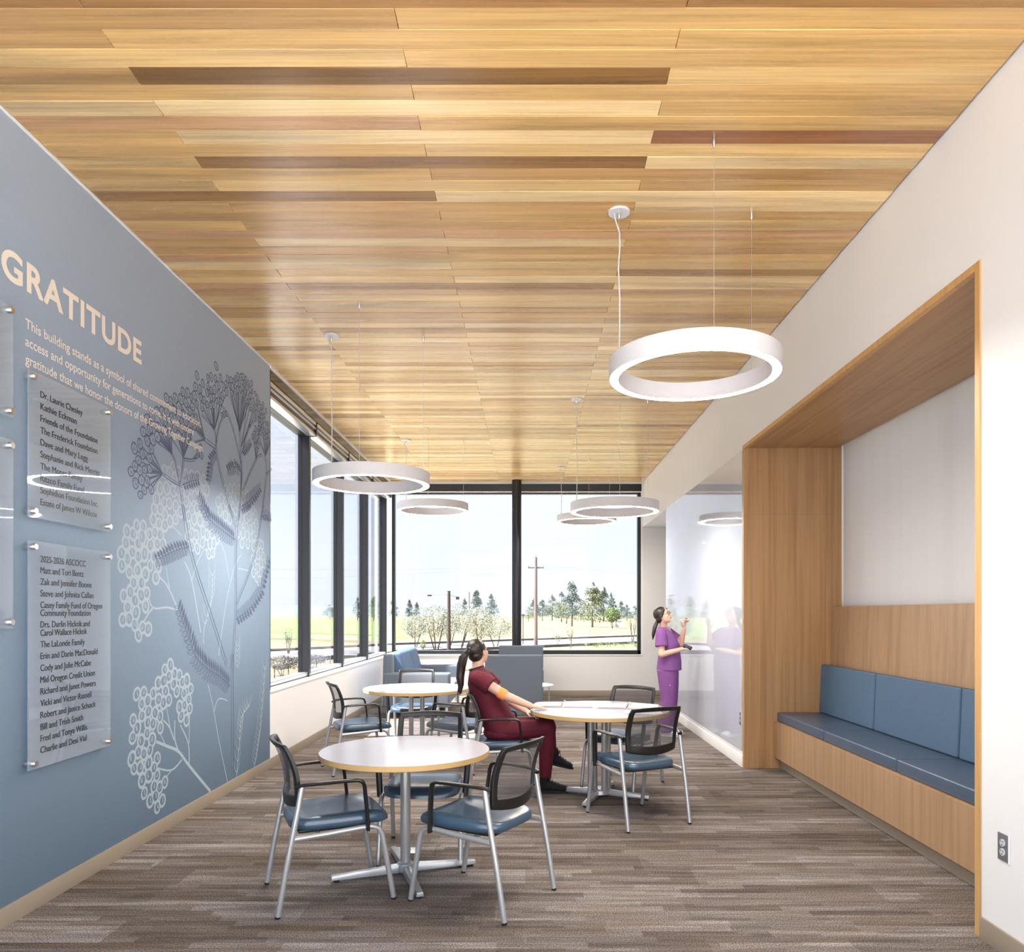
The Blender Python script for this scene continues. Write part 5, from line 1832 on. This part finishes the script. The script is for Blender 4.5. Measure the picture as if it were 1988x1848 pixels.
for px, pb, pt_, wp_, lab in [(806, 1257.5, 1192, 52, 'pale silvery tall shrub closest to the blue sofa, standing a little apart'), (847, 1266, 1172, 70, 'pale silvery tall shrub touching the dark street light pole'),
                              (893, 1259.5, 1170, 76, 'biggest pale silvery shrub, behind the head of the seated woman'), (931, 1266.5, 1176, 60, 'pale silvery shrub between the biggest one and the last one'),
                              (963, 1258, 1192, 66, 'last low pale silvery shrub beside the round column'), (873, 1253.5, 1182, 52, 'pale silvery shrub hidden behind the dark street light pole')]:
    tree('silver_shrub', px, pb, pt_, wp_, 'leaf_sage', lab, 'bush', 3600, 'silvery shrubs outside the back window', 0.075)
for px, pb, pt_, wp_, mt, lab in [(1107, 1259, 1215, 16, 'leaf_grey', 'thin young bare tree in the bank outside the back window'), (1083, 1252, 1232, 14, 'leaf_grey', 'small twiggy bush beside the thin young tree outside'),
                                  (1228, 1246, 1188, 26, 'leaf_grey', 'bare grey tree in front of the far conifers at the window edge'), (821, 1268, 1242, 12, 'leaf_bright', 'yellow green sapling outside behind the blue sofa'),
                                  (548, 1312, 1272, 60, 'leaf_grey', 'grey twiggy hedge bush outside the first window bay'), (606, 1297, 1270, 60, 'leaf_grey', 'grey twiggy hedge bush behind the first mullion outside'), (560, 1270, 1215, 20, 'leaf_bright', 'slim young green tree on the verge outside the first bay')]:
    tree('shrub', px, pb, pt_, wp_, mt, lab, 'bush', 300 if wp_ < 30 else 1600, None, 0.06)
for i, (px, pb) in enumerate([(1140, 1254), (1155, 1258), (1168, 1254), (1181, 1258), (1195, 1256), (1210, 1258), (1227, 1253), (1236, 1257)]):
    x, y = G(px, pb)
    o = thing('grass_tuft', 'small green grass tuft on the bank below the back window', 'grass', (x, y, GZ), 0, 'grass tufts on the bank')
    n = 90
    pos = rng.normal(size=(n, 3)) * np.array([0.22, 0.22, 0.12]) + np.array([0, 0, 0.28])
    v_, f_ = leaves(n, pos, 0.16, 0.12)
    v_[:, 2] = np.maximum(v_[:, 2], 0.0)
    raw('blades', v_.tolist(), f_.tolist(), 'leaf_bright', o)
# poles
x, y = G(1040, 1253)
up = thing('utility_pole', 'tall pale wooden utility pole with a crossarm outside the back window', 'pole', (x, y, GZ))
hh = 171 * y / FPX
MB().tube([(0, 0, 0), (0.02, 0, hh)], [0.26, 0.17], 10).build('post', 'pole_pale', up, smooth=True)
ax = MB().box(-0.95, 1.0, -0.06, 0.06, hh - 1.35, hh - 1.18).build('crossarm', 'pole_pale', up)
for q in (-0.9, 0.9):
    MB().lathe([(0.06, 0), (0.09, 0.08), (0.04, 0.3)], 8, (q, 0, hh - 1.18)).build('insulator', 'galvanised', ax)
MB().lathe([(0.06, 0), (0.09, 0.08), (0.04, 0.4)], 8, (0, 0, hh)).build('insulator', 'galvanised', up)
x2, y2 = G(871.5, 1268)
u2 = thing('street_light_pole', 'dark wooden pole carrying a street lamp arm among the silvery shrubs', 'pole', (x2, y2, GZ))
h2 = 121 * y2 / FPX
MB().tube([(0, 0, 0), (0, 0, h2)], [0.20, 0.15], 10).build('post', 'pole_wood', u2, smooth=True)
am = MB().tube([(0, 0, h2 - 0.35), (-0.9, 0, h2 - 0.33), (-1.8, 0, h2 - 0.42)], 0.035, 8).build('arm', 'galvanised', u2, smooth=True)
MB().box(-2.1, -1.7, -0.12, 0.12, h2 - 0.52, h2 - 0.38).build('lamp_head', 'dark_metal', am, bevel=0.04)
bx_ = MB().tube([(0, 0, h2 - 0.40), (0.9, 0, h2 - 0.62)], 0.02, 6).build('wire_bracket', 'dark_metal', u2)
MB().box(0.70, 1.02, -0.12, 0.12, h2 - 0.85, h2 - 0.58).build('junction_box', 'dark_metal', bx_)
x3, y3 = G(911, 1204)
tag(MB().tube([(0, 0, 0), (0, 0, 55 * y3 / FPX)], 0.25, 8).build('far_pole', 'pole_wood', loc=(x3, y3, GZ)), 'thin distant pole among the trees behind the silvery shrubs', 'pole')
x4, y4 = G(1015.5, 1252)
sl_ = thing('lamp_post', 'slim dark lamp post directly beside the round column outside', 'lamp post', (x4, y4, GZ))
h4 = 57 * y4 / FPX
MB().tube([(0, 0, 0), (0, 0, h4)], 0.055, 8).build('post', 'dark_metal', sl_, smooth=True)
MB().lathe([(0.10, h4 - 0.05), (0.20, h4), (0.20, h4 + 0.12), (0.05, h4 + 0.2)], 12).build('lamp_head', 'dark_metal', sl_)
for i, (za, xb, yb, zb) in enumerate([(hh - 0.95, 140, 210, 9.5), (hh - 1.0, -60, 60, 9.8), (hh - 1.15, -75, 74, 8.2)]):
    a, b = Vector((x + math.copysign(1.1, xb), y, GZ + za)), Vector((xb, yb, GZ + zb))
    pts = [a.lerp(b, k / 14) - Vector((0, 0, 4 * 1.3 * (k / 14) * (1 - k / 14))) for k in range(15)]
    m = MB().tube([p - a for p in pts], 0.011, 5)
    tag(m.build('power_line', 'galvanised', loc=tuple(a)), 'thin power line hanging from the pale wooden utility pole', 'wire', 'power lines')
# chain-link fence along the field
fx = [(1022 + 17.5 * i) for i in range(13)]
fp = [G(px, 1241.5 - 5.0 * (px - 1022) / 215) for px in fx]
fe = thing('field_fence', 'low wire fence with thin posts along the field behind the road', 'fence', (*fp[0], GZ))
for a in fp:
    MB().tube([(a[0] - fp[0][0], a[1] - fp[0][1], 0), (a[0] - fp[0][0], a[1] - fp[0][1], 1.5)], 0.04, 6).build('post', 'galvanised', fe)
MB().tube([(a[0] - fp[0][0], a[1] - fp[0][1], 1.48) for a in fp], 0.022, 5).build('rail', 'galvanised', fe)
# white shed
x5, y5 = G(1200, 1217)
shd = thing('shed', 'small white shed beside the bright green tree outside', 'shed', (x5, y5, GZ))
MB().box(-1.0, 1.0, -1.0, 1.0, 0, 1.9).build('walls', 'shed_white', shd)
MB().add([(-1.1, -1.1, 1.9), (1.1, -1.1, 1.9), (1.1, 1.1, 1.9), (-1.1, 1.1, 1.9), (-1.1, 0, 2.3), (1.1, 0, 2.3)], [(0, 3, 2, 1), (0, 1, 5, 4), (2, 3, 4, 5), (0, 4, 3), (1, 2, 5)]).build('roof', 'outlet_grey', shd)
# low rail fence by the hedge
r0 = G(533, 1330)
rf = thing('handrail', 'thin dark metal handrail outside the first window bays', 'railing', (*r0, GZ))
rp = [G(533 + 27 * i, 1330 - 7 * i) for i in range(6)]
for a in rp:
    MB().tube([(a[0] - r0[0], a[1] - r0[1], 0), (a[0] - r0[0], a[1] - r0[1], 1.0)], 0.025, 6).build('post', 'dark_metal', rf)
MB().tube([(a[0] - r0[0], a[1] - r0[1], 1.0) for a in rp], 0.022, 6).build('rail', 'dark_metal', rf)

scene.cycles.max_bounces = 10
scene.cycles.diffuse_bounces = 6
scene.cycles.glossy_bounces = 4
scene.cycles.transparent_max_bounces = 16
scene.cycles.sample_clamp_indirect = 6.0
scene.cycles.caustics_reflective = False
scene.cycles.caustics_refractive = False
